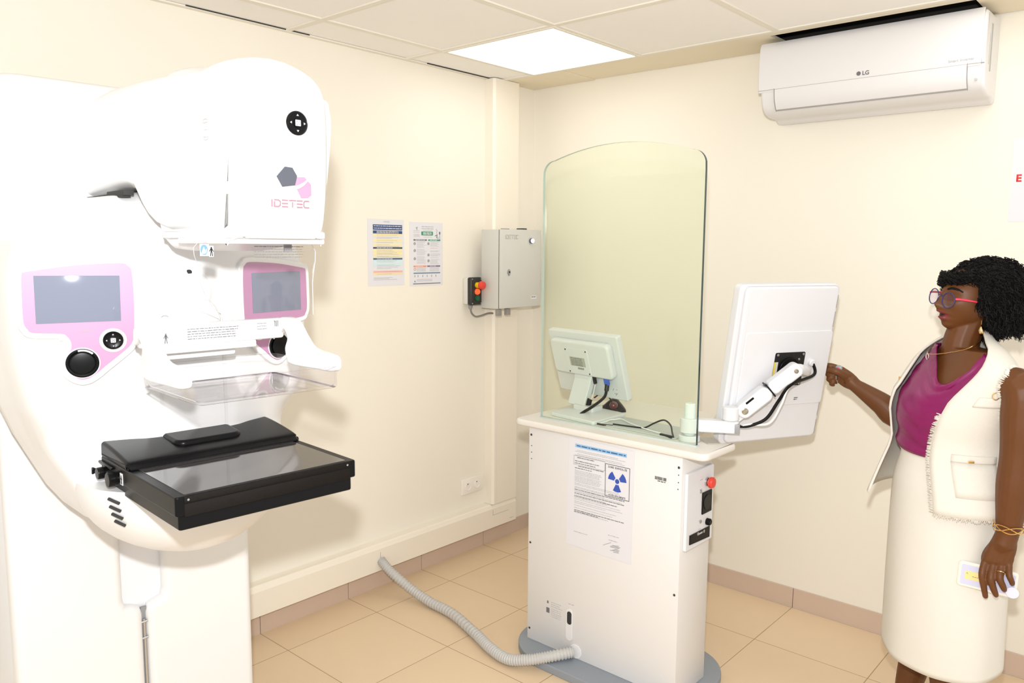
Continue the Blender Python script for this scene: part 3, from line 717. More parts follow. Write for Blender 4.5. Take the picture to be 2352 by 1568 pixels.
b = NB(); x = -.015
for i in range(8): quadmark(b, lambda u, v, d: fm(u, v, .035 + d), x, -.008, x + .0022, .0, .0006); x += .0042
fin('barcode', b, INK, bp_, smooth=False)
b = NB()
for i in range(7): slab(b, circ(.115 + .008 * rs.random() * 4, -.085 - .03 * rs.random(), .0018, 6), 0, .0006, 0, fm)
fin('vent_hole', b, INK, sm, smooth=False)
# stand
hin = fm(-.012, -.048, .020)
b = NB(); tube(b, [fm(-.050, -.046, .018), fm(.030, -.046, .018)], .013, 14); fin('hinge', b, PLASTIC2, sm)
bs = V(-.020, -.062, .020)
sx_ = (sr @ V(1, 0, 0)).normalized()
b = NB()
for (da, wd, th) in ((0, .082, .016),):
    top = hin; bot = V(hin.x - .012, hin.y - .030, .024)
    dirv = (bot - top).normalized(); tn = dirv.cross(sx_).normalized()
    slab(b, rrect(-wd / 2, -.012, wd / 2, (bot - top).length, .008, 4), -th / 2, th / 2, .004, lambda u, v, d: top + sx_ * u + dirv * v + tn * d)
fin('post', b, PLASTIC2, sm)
b = NB(); slab(b, rrect(.034, -.014, .052, (bot - top).length + .008, .008, 4), -.016, .010, .003, lambda u, v, d: top + sx_ * u + dirv * v + tn * d); fin('side_cheek', b, PLASTIC2, sm)
b = NB(); slab(b, rrect(-.055, bot.y - .03, .05, bot.y + .045, .008, 4), .012, .032, .004, lambda u, v, d: V(u + .01, v + u * -.14, d)); fin('post_foot', b, PLASTIC2, sm)
b = NB(); slab(b, rrect(-.085, -.150, .145, .065, .012, 4), 0, .014, .004, lambda u, v, d: V(u + .015, v + u * -.14, d)); fin('base', b, PLASTIC2, sm)
for nm, u, mm in (('power_plug', .045, BLACKP), ('video_plug', .109, mat('plug_blue', (.03, .12, .62), .4))):
    b = NB(); w2 = .006 if nm == 'power_plug' else .011
    box(b, u - w2, u + w2, .010, .022, -.066 if nm == 'video_plug' else -.07, -.034, .002, 2, lambda c: fm(c.x, c.z, c.y)); fin(nm, b, mm, sm)
v0 = fm(.109, -.064, .016)
b = NB(); tube(b, [v0, v0 + V(0, -.004, -.025)], .009, 10); tube(b, spl([v0 + V(0, -.004, -.02), v0 + V(-.005, -.012, -.05), v0 + V(-.028, -.05, -.082), v0 + V(-.050, -.088, -.105), v0 + V(-.058, -.108, v0.z * 0 - .118)], 6, False), .0058, 8); fin('video_cable', b, BLACKP, sm)
v1 = fm(.045, -.07, .016)
b = NB(); tube(b, spl([v1, v1 + V(-.001, -.01, -.035), v1 + V(-.004, -.022, -.066)], 6, False), .0022, 6); fin('power_lead', b, WHITECABLE, sm)
e = v1 + V(-.012, -.030, -.085)
b = NB(); tube(b, spl([e + V(.006, .004, .026), e + V(.004, .002, .018), e + V(-.004, -.002, -.018), e + V(-.006, -.004, -.026)], 3, False), .0105, 12); fin('lead_coupler', b, BLACKP, sm)
b = NB(); tube(b, spl([e + V(-.006, -.004, -.024), e + V(-.018, -.022, -.040), v0 + V(-.075, -.108, -.118)], 6, False), .003, 6); fin('white_lead', b, WHITECABLE, sm)

# trackball mouse
ms = thing('trackball_mouse', 'black trackball mouse with dark red ball behind the small monitor', 'mouse', (.985, -.665, .897))
ms.scale = (1.22, 1.22, 1.15)
b = NB()
rings = []
for i in range(9):
    t = i / 8; u = -.052 + .104 * t; s_ = math.sin(math.pi * min(1, max(.06, t))) ** .5
    hgt = (.012 + .030 * math.exp(-((t - .55) / .28) ** 2)) * s_ + .002
    rings.append([V(u, .033 * s_ * math.cos(a), max(0, hgt * math.sin(a))) for a in [math.pi * k / 8 for k in range(9)]] + [V(u, 0, 0)])
loft(b, rings); fin('body', b, BLACKP, ms, angle=60)
b = NB(); ball(b, (.018, -.022, .022), .0145, 16); fin('ball', b, mat('trackball_red', (.12, .015, .02), .15, coat=.6), ms)
b = NB(); tube(b, spl([(.012, -.02, .03), (.002, -.028, .052), (-.012, -.03, .062), (-.03, -.03, .058), (-.04, -.05, .045)], 6, False), .0026, 6)
tube(b, spl([(.03, -.025, .006), (.034, -.06, .003), (.04, -.10, .003), (.045, -.15, .0035), (.06, -.20, .0035), (.10, -.215, .0035), (.14, -.205, .0035)], 6, False), .0028, 6); fin('cable', b, BLACKP, ms)

# flat pad, loose lead and card on the worktop
b = NB(); slab(b, rrect(0, 0, .34, .165, .01, 4), .0, .005, .002, lambda u, v, d: V(1.105 + u * .94, -.925 + v - u * .03, .897 + d))
tag(fin('desk_pad', b, mat('pad_grey', (.50, .53, .54), .5)), 'flat grey pad lying on the worktop behind the glass screen', 'pad')
b = NB(); tube(b, spl([(1.15, -.905, .9045), (1.24, -.89, .9045), (1.27, -.88, .906), (1.30, -.865, .925), (1.335, -.86, .940), (1.37, -.875, .930), (1.395, -.905, .912), (1.415, -.93, .902)], 6, False), .003, 6)
ld = fin('loose_lead', b, BLACKP); tag(ld, 'thin black loose lead looped on the worktop behind the glass', 'cable')
b = NB(); box(b, -.028, .028, -.005, .005, 0, .010, .003, 2, lambda c: V(1.385 + c.x * .97, -.928 - c.x * .15 + c.y, .8985 + c.z)); fin('plug', b, BLACKP, ld)
b = NB(); tube(b, spl([(1.098, -.912, .9005), (1.102, -.89, .9020), (1.106, -.86, .9055), (1.115, -.84, .9055), (1.13, -.82, .9065), (1.20, -.86, .906), (1.30, -.90, .905), (1.36, -.915, .905)], 6, False), .0026, 6)
tag(fin('white_lead', b, WHITECABLE), 'thin white lead lying across the worktop behind the glass', 'cable')
b = NB(); slab(b, [(1.475, -.865), (1.535, -.915), (1.565, -.885), (1.50, -.82)], .8975, .8995, 0, lambda u, v, d: V(u, v, d))
tag(fin('paper_card', b, mat('card_grey', (.50, .47, .42), .6), smooth=False), 'small beige card on the worktop under the monitor arm', 'card')

# ------------------------------------------------------------------ mammography unit
mg = thing('mammography_unit', 'large white and pink breast X-ray machine with black detector table', 'medical machine', (0.7, -2.42, 0), Matrix.Rotation(R(-4), 3, 'Z'))
fyz = lambda x0: (lambda u, v, d: V(x0 + d, u, v))
bc = NB(); box(bc, -.44, -.026, -.30, .30, 0, 1.32, .02, 3); base = fin('base_column', bc, mat('recess_plastic', (.72, .74, .78), .3), mg)
lc = [(-.300, 0), (-.0035, 0), (-.0035, .57), (-.010, .592), (-.030, .60), (-.046, .605), (-.051, .625), (-.051, 1.30), (-.300, 1.30)]
b = NB(); slab(b, lc, -.06, 0, .022, fyz(0.0), 4); fin('left_cover', b, PLASTIC, base, angle=50)
rc = [(-x, z) for x, z in lc][::-1]
b = NB(); slab(b, rc, -.06, 0, .022, fyz(0.0), 4); fin('right_cover', b, PLASTIC, base, angle=50)
b = NB(); box(b, -.022, -.015, -.0075, .0075, 0, .585); fin('slit', b, mat('slit_grey', (.25, .26, .27), .5), base, smooth=False)
b = NB(); tube(b, [(-.010, -.001, .0), (-.010, -.001, .555)], .0032, 8); 
for z in (.545, .50, .30): tube(b, [(-.012, -.008, z), (-.006, .006, z + .004)], .0035, 8)
fin('rail', b, STEEL, base)
hs_ = rrect(-.345, 1.16, .345, 1.915, .11, 8)
b = NB(); slab(b, hs_, -.42, .105, .05, fyz(0.0), 5); fin('upper_housing', b, PLASTIC, mg)

ZW = [(.862, .055), (.872, .10), (.89, .140), (.915, .172), (.95, .205), (1.0, .238), (1.06, .266), (1.13, .298), (1.21, .326), (1.28, .340), (1.36, .348), (1.45, .348), (1.50, .342), (1.55, .322), (1.59, .272), (1.62, .215), (1.645, .145), (1.658, .07)]
def bw(z):
    if z <= ZW[0][0]: return ZW[0][1]
    for (a, wa), (c, wc) in zip(ZW, ZW[1:]):
        if z <= c: return wa + (wc - wa) * (z - a) / (c - a)
    return ZW[-1][1]
half = [(.02, .86), (.06, .955), (.10, 1.0), (.135, .995), (.17, .965), (.22, .955), (.265, .945), (.295, .925), (.312, .895), (.322, .85), (.331, .74), (.340, .62), (.355, .45), (.368, .35), (.372, .28), (.373, .14), (.373, 0)]
rings = []
zs = [.862, .866, .872, .88, .89, .902, .915, .93, .95, .975, 1.0, 1.03, 1.06, 1.09, 1.11, 1.13, 1.15, 1.17, 1.19, 1.21, 1.245, 1.28, 1.32, 1.36, 1.40, 1.45, 1.48, 1.50, 1.525, 1.55, 1.57, 1.59, 1.605, 1.62, 1.634, 1.645, 1.653, 1.658]
for z in zs:
    w_ = bw(z); k = 1.0
    if z > 1.58: k = 1 - .10 * ((z - 1.58) / .078) ** 2
    if z < .93: k = .80 + .20 * math.sin(min(1, (z - .862) / .068) * math.pi / 2)
    pr = []
    for x, t in half:
        y = w_ * t; xx = x * k
        if x > .2: xx -= .040 * math.exp(-((y - .262) / .030) ** 2 - ((z - 1.125) / .050) ** 2)
        pr.append((xx, y))
    rings.append([V(x, -y, z) for x, y in pr] + [V(x, y, z) for x, y in pr[-2::-1]])
b = NB(); loft(b, rings); body = fin('arm_body', b, PLASTIC, mg, angle=60)
# table carrier under the detector
b = NB()
rings = []
for i in range(13):
    a = math.pi / 2 * i / 12; s_ = max(.02, math.sin(a)); z = 1.045 - .190 * math.cos(a)
    rings.append([V(.30 + (.235 if math.cos(t) > 0 else .1) * s_ ** .8 * math.cos(t), .232 * s_ * math.sin(t) * (1 if abs(math.sin(t)) < 2 else 1), z) for t in [2 * math.pi * k / 40 for k in range(40)]])
rings = [[V(p.x, p.y * (1 if p.x < .4 else 1), p.z) for p in r_] for r_ in rings]
loft(b, rings); cr = fin('table_carrier', b, PLASTIC, mg, angle=60)
for z in (1.030, 1.013, .996, .979):
    b = NB(); s_ = math.sqrt(max(0, 1 - ((1.045 - z) / .19) ** 2))
    tube(b, [V(.30 + .236 * s_ ** .8 * math.cos(a), .2345 * s_ * math.sin(a), z - .004 * i) for i, a in enumerate((R(-60), R(-57), R(-54)))], .0035, 6)
    fin('vent_slot', b, GAP, cr)

# control panels on both wings
kw = .052 / .192; cw = math.cos(math.atan(kw)); sw = math.sin(math.atan(kw))
def wing(side, off):
    return lambda u, v, d: V(.3725 - (abs(u) - .12) * kw + (off + d) * cw, (u + (-1) * (off + d) * sw) if side < 0 else -(u - (off + d) * sw), v)
pink = [(-0.309, 1.4813), (-0.3038, 1.488), (-0.2866, 1.4914), (-0.2185, 1.5014), (-0.1424, 1.5056), (-0.1265, 1.4994), (-0.1203, 1.4854), (-0.1189, 1.4228), (-0.1216, 1.3599), (-0.1281, 1.3364), (-0.148, 1.317), (-0.176, 1.2937), (-0.1927, 1.2792), (-0.209, 1.2695), (-0.2246, 1.2707), (-0.2419, 1.2859), (-0.2465, 1.3063), (-0.2428, 1.3198), (-0.2345, 1.3316), (-0.2338, 1.3469), (-0.2408, 1.3595), (-0.2508, 1.3646), (-0.2956, 1.3682), (-0.305, 1.3762), (-0.3103, 1.3898), (-0.3107, 1.4283)]
pk = spl(pink, 4)
border = poly_inset(pk, -.0115)
def navpad(parent, f, r_, ring=True):
    """round four-way pad with a square symbol in the middle"""
    b = NB()
    lathe(b, [(r_ * 1.3, 0), (r_ * 1.33, .002), (r_ * 1.1, .0035), (r_ * 1.05, .001), (0, .001)], f, 36)
    rg = fin('pad_ring', b, PLASTIC, parent)
    b = NB(); lathe(b, [(r_, 0), (r_, .004), (r_ * .9, .006), (r_ * .8, .0045), (r_ * .42, .004), (r_ * .40, .0055), (0, .006)], f, 36)
    pad = fin('direction_pad', b, BLACKP, parent)
    b = NB()
    g = lambda u, v, d: f(u, v, .0045 + d)
    for a in range(4):
        c_, s_ = math.cos(a * math.pi / 2), math.sin(a * math.pi / 2)
        P = [(-.10, .58), (.10, .58), (0, .73)]
        slab(b, [((x * c_ - y * s_) * r_, (x * s_ + y * c_) * r_) for x, y in P], 0, .0012, 0, g)
    fin('arrow_mark', b, mat('mark_grey', (.5, .5, .5), .6), pad, smooth=False)
    b = NB(); g2 = lambda u, v, d: f(u, v, .0058 + d)
    s_ = r_ * .2
    stroke(b, [(-s_, -s_), (s_, -s_), (s_, s_), (-s_, s_), (-s_, -s_)], r_ * .09, g2)
    P = circ(0, 0, s_ * .55, 10); stroke(b, P + [P[0]], r_ * .07, g2); slab(b, circ(0, 0, s_ * .2, 8), 0, .0006, 0, g2)
    fin('centre_symbol', b, PAPER, pad, smooth=False)
for side in (-1, 1):
    f = wing(side, 0)
    b = NB(); slab(b, border, -.012, .0045, .003, f, 3, False); cpn = fin('control_panel', b, PLASTIC, mg)
    b = NB(); slab(b, pk, .0045, .0052, 0, f); fin('pink_facing', b, PINK, cpn, label='pink facing')
    b = NB(); slab(b, [(-0.2896, 1.4811), (-0.143, 1.480), (-0.1441, 1.3867), (-0.2902, 1.386)], .005, .0062, .0003, f); fin('screen', b, SCREEN, cpn)
    b = NB(); slab(b, rrect(-.226, 1.3672, -.199, 1.3684, .0005, 2), .005, .0056, 0, f); fin('slot_mark', b, LINE, cpn, smooth=False)
    knb = lambda cx, cz, o: (lambda x, y, h: f(cx + x, cz + y, o + h))
    b = NB(); lathe(b, [(.0315, 0), (.0315, .002), (.0295, .0025)], knb(-.216, 1.303, .0048), 40); fin('dial_rim', b, PLASTIC, cpn)
    b = NB(); lathe(b, [(.0295, 0), (.0295, .004), (.0265, .005), (.0225, .0035), (.0225, .007), (.020, .0085), (0, .0082)], knb(-.216, 1.303, .0048), 40); dl = fin('dial_knob', b, BLACKP, cpn)
    b = NB(); A = [R(a) for a in range(105, 40, -6)]
    for a0, a1 in zip(A, A[1:]):
        slab(b, [(-.216 + r_ * math.cos(a) * (1 if side < 0 else 1), 1.303 + r_ * math.sin(a)) for r_, a in ((.0245, a0), (.0245, a1), (.028, a1), (.028, a0))], .0098, .0106, 0, f)
    fin('scale_mark', b, PAPER, dl, smooth=False)
    navpad(cpn, knb(-.160, 1.347, .0045), .0185)

# centre column details
fc_ = lambda u, v, d: V(.3735 + d, u, v)
b = NB(); lathe(b, [(.040, 0), (.042, .003), (.036, .006), (.026, .004), (.024, .008), (0, .009)], lambda x, y, h: V(.372 + h, .006 + x, 1.44 + y), 36); fin('arm_cap', b, PLASTIC, body)
b = NB(); slab(b, spl([(-.006, 1.489), (.001, 1.490), (.005, 1.486), (.003, 1.481), (-.004, 1.482)], 3), 0, .0008, 0, fc_); stroke(b, [(.002, 1.482), (.008, 1.478)], .0015, fc_)
P = [(-.006, 1.474), (.010, 1.474), (.008, 1.467), (.002, 1.464), (-.004, 1.467), (-.006, 1.474)]; stroke(b, P, .0014, fc_); stroke(b, [(.002, 1.464), (.002, 1.459)], .0014, fc_)
fin('hand_symbol', b, BLACKINK, body, smooth=False)
b = NB(); P = circ(.006, 1.44, .0445, 36); stroke(b, P + [P[0]], .0012, lambda u, v, d: V(.3732 + d, u, v)); fin('cap_seam', b, PALELINE, body, smooth=False)
for y in (-.064, .051):
    b = NB(); P = [(y + .013 * math.cos(a), 1.378 + .016 * math.sin(a)) for a in [math.pi * i / 12 for i in range(13)]]
    slab(b, [(y + .012, 1.35)] + P + [(y - .012, 1.35)], 0, .018, .004, lambda u, v, d: V(.372 + d, u, v)); fin('hook', b, PLASTIC, body)
    b = NB(); stroke(b, [(y + .013 * math.cos(a), 1.378 + .016 * math.sin(a)) for a in [math.pi * (.3 + .4 * i / 6) for i in range(7)]], .0015, lambda u, v, d: V(.391 + d, u, v)); fin('hook_gap', b, LINE, body, smooth=False)
b = NB(); box(b, .30, .372, -.110, .110, 1.335, 1.352, .004); box(b, .30, .395, -.060, .060, 1.30, 1.345, .01); fin('slider_block', b, PLASTIC, body)
b = NB(); box(b, .370, .374, -.075, -.068, 1.12, 1.33); fin('guide_slot', b, PALELINE, body, smooth=False)
b = NB(); box(b, .370, .374, .068, .075, 1.12, 1.33); fin('guide_slot', b, PALELINE, body, smooth=False)
b = NB(); slab(b, spl([(-.055, 1.40), (-.04, 1.425), (.03, 1.425), (.055, 1.395), (.05, 1.37), (-.05, 1.37)], 4), 0, .03, .01, lambda u, v, d: V(.366 + d, u, v)); fin('paddle_mount', b, PLASTIC, body)

# tube head
ztop = [(.02, 1.70), (.026, 1.765), (.04, 1.80), (.09, 1.846), (.16, 1.866), (.257, 1.8755), (.40, 1.874), (.52, 1.869), (.63, 1.861), (.74, 1.853), (.765, 1.842), (.775, 1.822), (.78, 1.79)]
zbot = [(.02, 1.655), (.12, 1.6525), (.2784, 1.664), (.3197, 1.664), (.3451, 1.659), (.3669, 1.6523), (.3984, 1.616), (.4200, 1.598), (.4457, 1.5846), (.5027, 1.5719), (.7096, 1.5685), (.735, 1.572), (.752, 1.583), (.766, 1.63), (.775, 1.69), (.78, 1.72)]
def itp(T, x):
    for p, q_ in zip(T, T[1:]):
        if x <= q_[0]: return p[1] + (q_[1] - p[1]) * (x - p[0]) / (q_[0] - p[0])
    return T[-1][1]
hw = lambda x: .088 + .046 * max(0, (.8 - x)) / .7
b = NB(); rings = []
hx = [.02, .023, .028, .036, .05, .07, .09, .12, .16, .20, .25, .2784, .31, .33, .345, .355, .367, .38, .39, .40, .41, .42, .433, .446, .47, .503, .55, .60, .65, .70, .72, .735, .745, .752, .76, .766, .771, .775, .778, .78]
for x in hx:
    zt, zb, wd = itp(ztop, x), itp(zbot, x), hw(x)
    k = min(1, .80 + .2 * math.sqrt(max(0, (.78 - x) / .02)), .84 + .16 * math.sqrt(max(0, (x - .02) / .05)))
    rings.append([V(x, .010 + q_[0], q_[1]) for q_ in rrect(-wd * k, zb, wd * k, zt, min(.024, (zt - zb) * .4), 5)])
loft(b, rings)
hd = fin('tube_head', b, PLASTIC, mg, angle=50)
cov = spl([(.44, 1.874), (.60, 1.881), (.70, 1.884), (.755, 1.872), (.784, 1.838), (.791, 1.76), (.787, 1.66), (.776, 1.59), (.762, 1.563), (.735, 1.5555), (.44, 1.5555)], 5)
sm01 = lambda t: max(0, min(1, t)) ** 2 * (3 - 2 * max(0, min(1, t)))
fcov = lambda u, v, d: V(u - .010 * (d / .095) ** 2, .0125 + d, v - .026 * (d / .095) ** 2 * sm01((v - 1.70) / .16))
rings_d = [-.095, -.091, -.083, -.07, -.05, -.025, 0, .025, .05, .07, .083, .091, .095]
b = NB(); rings = []
for d in rings_d:
    ins = .022 * (1 - math.sqrt(max(0, 1 - max(0, (abs(d) - .073) / .022) ** 2)))
    rings.append([fcov(q_[0], q_[1], d) for q_ in poly_inset(cov, ins)])
loft(b, rings); fcv = fin('front_cover', b, PLASTIC, mg, angle=60)
b = NB(); slab(b, spl([(.42, 1.845), (.70, 1.830), (.745, 1.80), (.752, 1.74), (.735, 1.62), (.70, 1.585), (.42, 1.60)], 5), .098, .128, .012, lambda u, v, d: V(u, d + .006 * (v - 1.7) / .1, v), 4); fin('side_flange', b, PLASTIC, mg)
for z0, z1 in ((1.785, 1.806), (1.632, 1.655)):
    b = NB(); box(b, .742, .764, -.0835, -.078, z0, z1, .002); fin('latch', b, PALELINE, mg)
ffr = lambda u, v, d: V(.7915 - .004 * abs(v - 1.76) / .1 + d - .010 * ((u - .0125) / .095) ** 2, u, v)
navpad(fcv, lambda x, y, h: ffr(.032 + x, 1.762 + y, h - .0015), .0215)
b = NB()
for cx, cz, m_ in ((-.002, 1.751, 1), (.066, 1.751, -1)):
    stroke(b, [(cx - .006 * m_, cz + .006), (cx, cz + .008), (cx + .006 * m_, cz + .006)], .0009, ffr); stroke(b, [(cx, cz + .004), (cx + .003 * m_, cz - .008)], .0011, ffr)
stroke(b, [(.032, 1.732), (.032, 1.722)], .0012, ffr)
fin('arm_symbols', b, INKL, fcv, smooth=False)
# maker's emblem and letters
hexa = [(-.009, 1.666), (.007, 1.684), (.022, 1.683), (.0315, 1.669), (.027, 1.652), (.002, 1.648)]
b = NB(); slab(b, [(u, v) for u, v in hexa], 0, .0008, 0, ffr); fin('dark_hexagon', b, mat('emblem_slate', (.075, .08, .10), .25), fcv, smooth=False)
b = NB(); slab(b, [(.0315, 1.667), (.047, 1.668), (.0615, 1.655), (.062, 1.636), (.054, 1.631), (.040, 1.630), (.0275, 1.652)], 0, .0006, 0, ffr); fin('pink_hexagon', b, mat('emblem_pink', (.46, .22, .33), .4), fcv, smooth=False)
sw_ = [(-.004, 1.6475), (.010, 1.6445), (.026, 1.6455), (.042, 1.652), (.055, 1.664), (.0615, 1.680)]
sp_ = spl(sw_, 5, False); n_ = len(sp_); up_ = []; lo_ = []
for i, p_ in enumerate(sp_):
    t = i / (n_ - 1); hh = .0045 * math.sin(math.pi * min(1, t * 1.05 + .03)) + .0003
    up_.append((p_[0] - hh * .3, p_[1] + hh)); lo_.append((p_[0] + hh * .2, p_[1] - hh * .25))
b = NB(); slab(b, lo_ + up_[::-1], .0008, .0014, 0, ffr); stroke(b, [(.020, 1.687), (.026, 1.694)], .0012, ffr); fin('swoosh', b, mat('emblem_silver', (.62, .62, .66), .3, .3), fcv, smooth=False)
b = NB(); idetec(b, ffr, -.019, .060, 1.619, .0115, .0022); fin('lettering', b, mat('letter_pink', (.30, .15, .20), .4), fcv, smooth=False)
fsd = lambda u, v, d: V(u, .0092 - hw(u) - d, v)
b = NB(); P = rrect(.667, 1.731, .691, 1.768, .011, 6); stroke(b, P + [P[0]], .0012, fsd); stroke(b, [(.672, 1.749), (.686, 1.749)], .001, fsd); stroke(b, [(.679, 1.741), (.679, 1.757)], .001, fsd); dashes(b, fsd, .671, .688, 1.762, .003, rn, .0006); dashes(b, fsd, .671, .688, 1.737, .003, rn, .0006)
fin('focus_symbol', b, INKL, hd, smooth=False)
b = NB(); box(b, .47, .755, -.092, .108, 1.556, 1.570, .004); fin('slide_plate', b, PLASTIC2, mg)
b = NB(); box(b, .56, .745, -.098, .112, 1.546, 1.5575, .003); fin('collimator', b, PLASTIC, mg)
b = NB(); box(b, .06, .33, -.118, -.100, 1.642, 1.651); box(b, .24, .345, -.119, -.098, 1.646, 1.657, .002); fin('neck_gap', b, GAP, mg)

# clear face shield with warning print
CLR = clear('clear_plastic', (.965, .96, .96), 1.0, .03)
CLE = mat('clear_plastic_edge', (.62, .62, .66), 0.15)
b = NB(); slab(b, spl([(-.1145, 1.5475), (-.1145, 1.50), (-.110, 1.468), (-.092, 1.432), (-.070, 1.412), (-.04, 1.406), (.05, 1.405), (.110, 1.406), (.1145, 1.411), (.1145, 1.47), (.1145, 1.5475), (0, 1.5475)], 4), .0, .003, 0, fyz(.690))
for fcx in b.faces:
    fcx.normal_update(); fcx.material_index = 0 if abs(fcx.normal.x) > .9 else 1
shd = fin('face_shield', b, [CLR, CLE], mg, smooth=False)
fsh = lambda u, v, d: V(.6935 + d, u, v)
b = NB(); quadmark(b, fsh, -.112, 1.524, -.0955, 1.5455, .0004); quadmark(b, fsh, -.0955, 1.5225, -.087, 1.5420, .0004); st_ = fin('sticker', b, PAPER, shd, smooth=False)
b = NB(); slab(b, circ(-.1045, 1.535, .0068, 20, .0095), .0004, .0008, 0, fsh); fin('blue_disc', b, mat('sticker_blue', (.12, .25, .80), .5), st_, smooth=False)
b = NB(); slab(b, spl([(-.109, 1.529), (-.105, 1.540), (-.103, 1.534), (-.100, 1.537), (-.100, 1.531), (-.104, 1.528)], 3), .0008, .0011, 0, fsh); fin('face_mark', b, PAPER, st_, smooth=False)
b = NB(); standing_figure(b, lambda u, v, d: fsh(u, v, .0004 + d), -.0912, 1.532, .017); fin('figure_mark', b, BLACKINK, st_, smooth=False)
b = NB()
for v in (1.5415, 1.5365, 1.5315, 1.5265, 1.5215): dashes(b, fsh, -.008, .098, v, .0016, rn, .0004, rn.uniform(.93, 1))
fin('warning_print', b, INK, shd, smooth=False)
b = NB(); slab(b, rrect(.058, 1.531, .073, 1.547, .001, 2), -.008, -.001, .001, fyz(.690)); fin('clip', b, mat('clip_grey', (.30, .29, .30), .5), shd)

# compression paddle: white yoke and clear tray
yk = thing.__call__ if False else None
b = NB(); box(b, .492, .515, -.160, .146, 1.342, 1.386, .006, 3); pd = fin('compression_paddle', b, PLASTIC, mg)
arm_p = spl([(.505, 1.383), (.545, 1.390), (.580, 1.384), (.612, 1.355), (.645, 1.333), (.700, 1.327), (.728, 1.323), (.736, 1.312), (.727, 1.292), (.66, 1.289), (.560, 1.2875), (.541, 1.300), (.534, 1.322), (.545, 1.345), (.530, 1.362), (.505, 1.350)], 4)
for y0, y1 in ((-.169, -.151), (.134, .152)):
    b = NB(); slab(b, arm_p, y0, y1, .005, lambda u, v, d: V(u, d, v)); fin('yoke_arm', b, PLASTIC, pd)
b = NB(); box(b, .440, .512, -.118, .082, 1.327, 1.343, .004); box(b, .40, .48, -.10, .05, 1.31, 1.330, .006); fin('yoke_bracket', b, PLASTIC, pd)
fbr = lambda u, v, d: V(.5155 + d, u, v)
b = NB()
for i, v in enumerate((1.3765, 1.3715, 1.3665, 1.3615, 1.3565)): dashes(b, fbr, -.068, .040, v - .002, .0018, rn, .0005, rn.uniform(.9, 1))
for v in (1.377, 1.371, 1.365): dashes(b, fbr, .082, .104, v, .0012, rn, .0005)
standing_figure(b, fbr, -.111, 1.3595, .020)
for u in (.1235, .127, .1305): stroke(b, [(u, 1.369 if u < .125 else 1.3685), (u, 1.381)], .0014, fbr)
stroke(b, [(.121, 1.3805), (.1245, 1.378)], .0012, fbr)
fin('warning_print', b, INK, pd, smooth=False)
tray_o = lambda ins: rrect(.472 + ins, -.148 + ins, .742 - ins, .144 - ins, .018 - min(ins, .01), 6)
b = NB()
rr_ = []
for ins, z in ((.009, 1.2600), (.003, 1.2618), (.0005, 1.2660), (0, 1.304)): rr_.append([V(u, v, z) for u, v in tray_o(ins)])
for ins, z in ((.0030, 1.304), (.0035, 1.2690), (.007, 1.2655), (.014, 1.2635)): rr_.append([V(u, v, z) for u, v in tray_o(ins)])
loft(b, rr_)
b.faces.ensure_lookup_table()
for fcx in b.faces:
    fcx.normal_update()
    c_ = fcx.calc_center_median()
    fcx.material_index = 1 if (c_.z > 1.3035 or (c_.z < 1.2615 and abs(fcx.normal.z) < .985 and c_.z > 1.2601)) else 0
TRAYC = clear('tray_clear', (.985, .98, .985), 1.0, .03); TRAYE = mat('tray_edge', (.13, .115, .16), .2)
fin('clear_tray', b, [TRAYC, TRAYE], pd, angle=40)

# detector table
b = NB(); slab(b, rrect(.305, -.187, .726, .187, .006, 3), 1.064, 1.100, .003, lambda u, v, d: V(u, v, d)); dt = fin('detector_table', b, BLACKM, mg)
b = NB(); slab(b, rrect(.300, -.180, .720, .180, .006, 3), 1.036, 1.066, .003, lambda u, v, d: V(u, v, d)); fin('lower_tray', b, BLACKP, dt)
b = NB(); slab(b, rrect(.475, -.168, .717, .168, .003, 3), 1.099, 1.1010, .0004, lambda u, v, d: V(u, v, d)); fin('top_plate', b, CARBON, dt)
b = NB(); box(b, .7255, .7275, -.172, .172, 1.088, 1.0995, .0008); box(b, .7205, .7268, -.172, .172, 1.062, 1.0862, .001); fin('front_strip', b, BLACKT, dt)
hp_ = spl([(.300, 1.098), (.306, 1.122), (.325, 1.131), (.36, 1.131), (.42, 1.125), (.478, 1.116), (.486, 1.110), (.484, 1.099)], 4)
b = NB(); slab(b, hp_, -.187, .187, .007, lambda u, v, d: V(u, d, v)); fin('rear_cover', b, BLACKP, dt)
b = NB(); slab(b, rrect(.25, -.072, .448, .076, .022, 5), 1.112, 1.143, .008, lambda u, v, d: V(u, v * (1 + .06 * (.45 - u) / .2), d - .06 * (u - .25))); fin('raised_pad', b, BLACKP, dt)
for x, r_ in ((.320, .0125), (.362, .0125), (.425, .0155)):
    b = NB(); lathe(b, [(r_ * .9, 0), (r_ * .9, .006), (r_, .007), (r_, .017), (r_ * .9, .019), (0, .0195)], lambda a, c_, h: V(x + a, -.1865 - h, 1.071 + c_), 24); fin('side_button', b, BLACKP, dt)
b = NB(); box(b, .33, .41, -.193, -.186, 1.086, 1.092, .002); fin('button_guard', b, BLACKP, dt)
b = NB(); slab(b, [(.448, 1.064), (.462, 1.064), (.462, 1.088), (.448, 1.088)], 0, .0008, 0, lambda u, v, d: V(u, -.1872 - d, v)); sk = fin('sticker', b, PAPER, dt, smooth=False)
b = NB(); standing_figure(b, lambda u, v, d: V(u, -.188 - d, v), .455, 1.075, .018); fin('figure_mark', b, BLACKINK, sk, smooth=False)
b = NB()
for y in (-.165, .165): slab(b, circ(y, 1.0935, .0022, 10), 0, .0008, 0, fyz(.7275))
fin('screw', b, STEEL, dt)

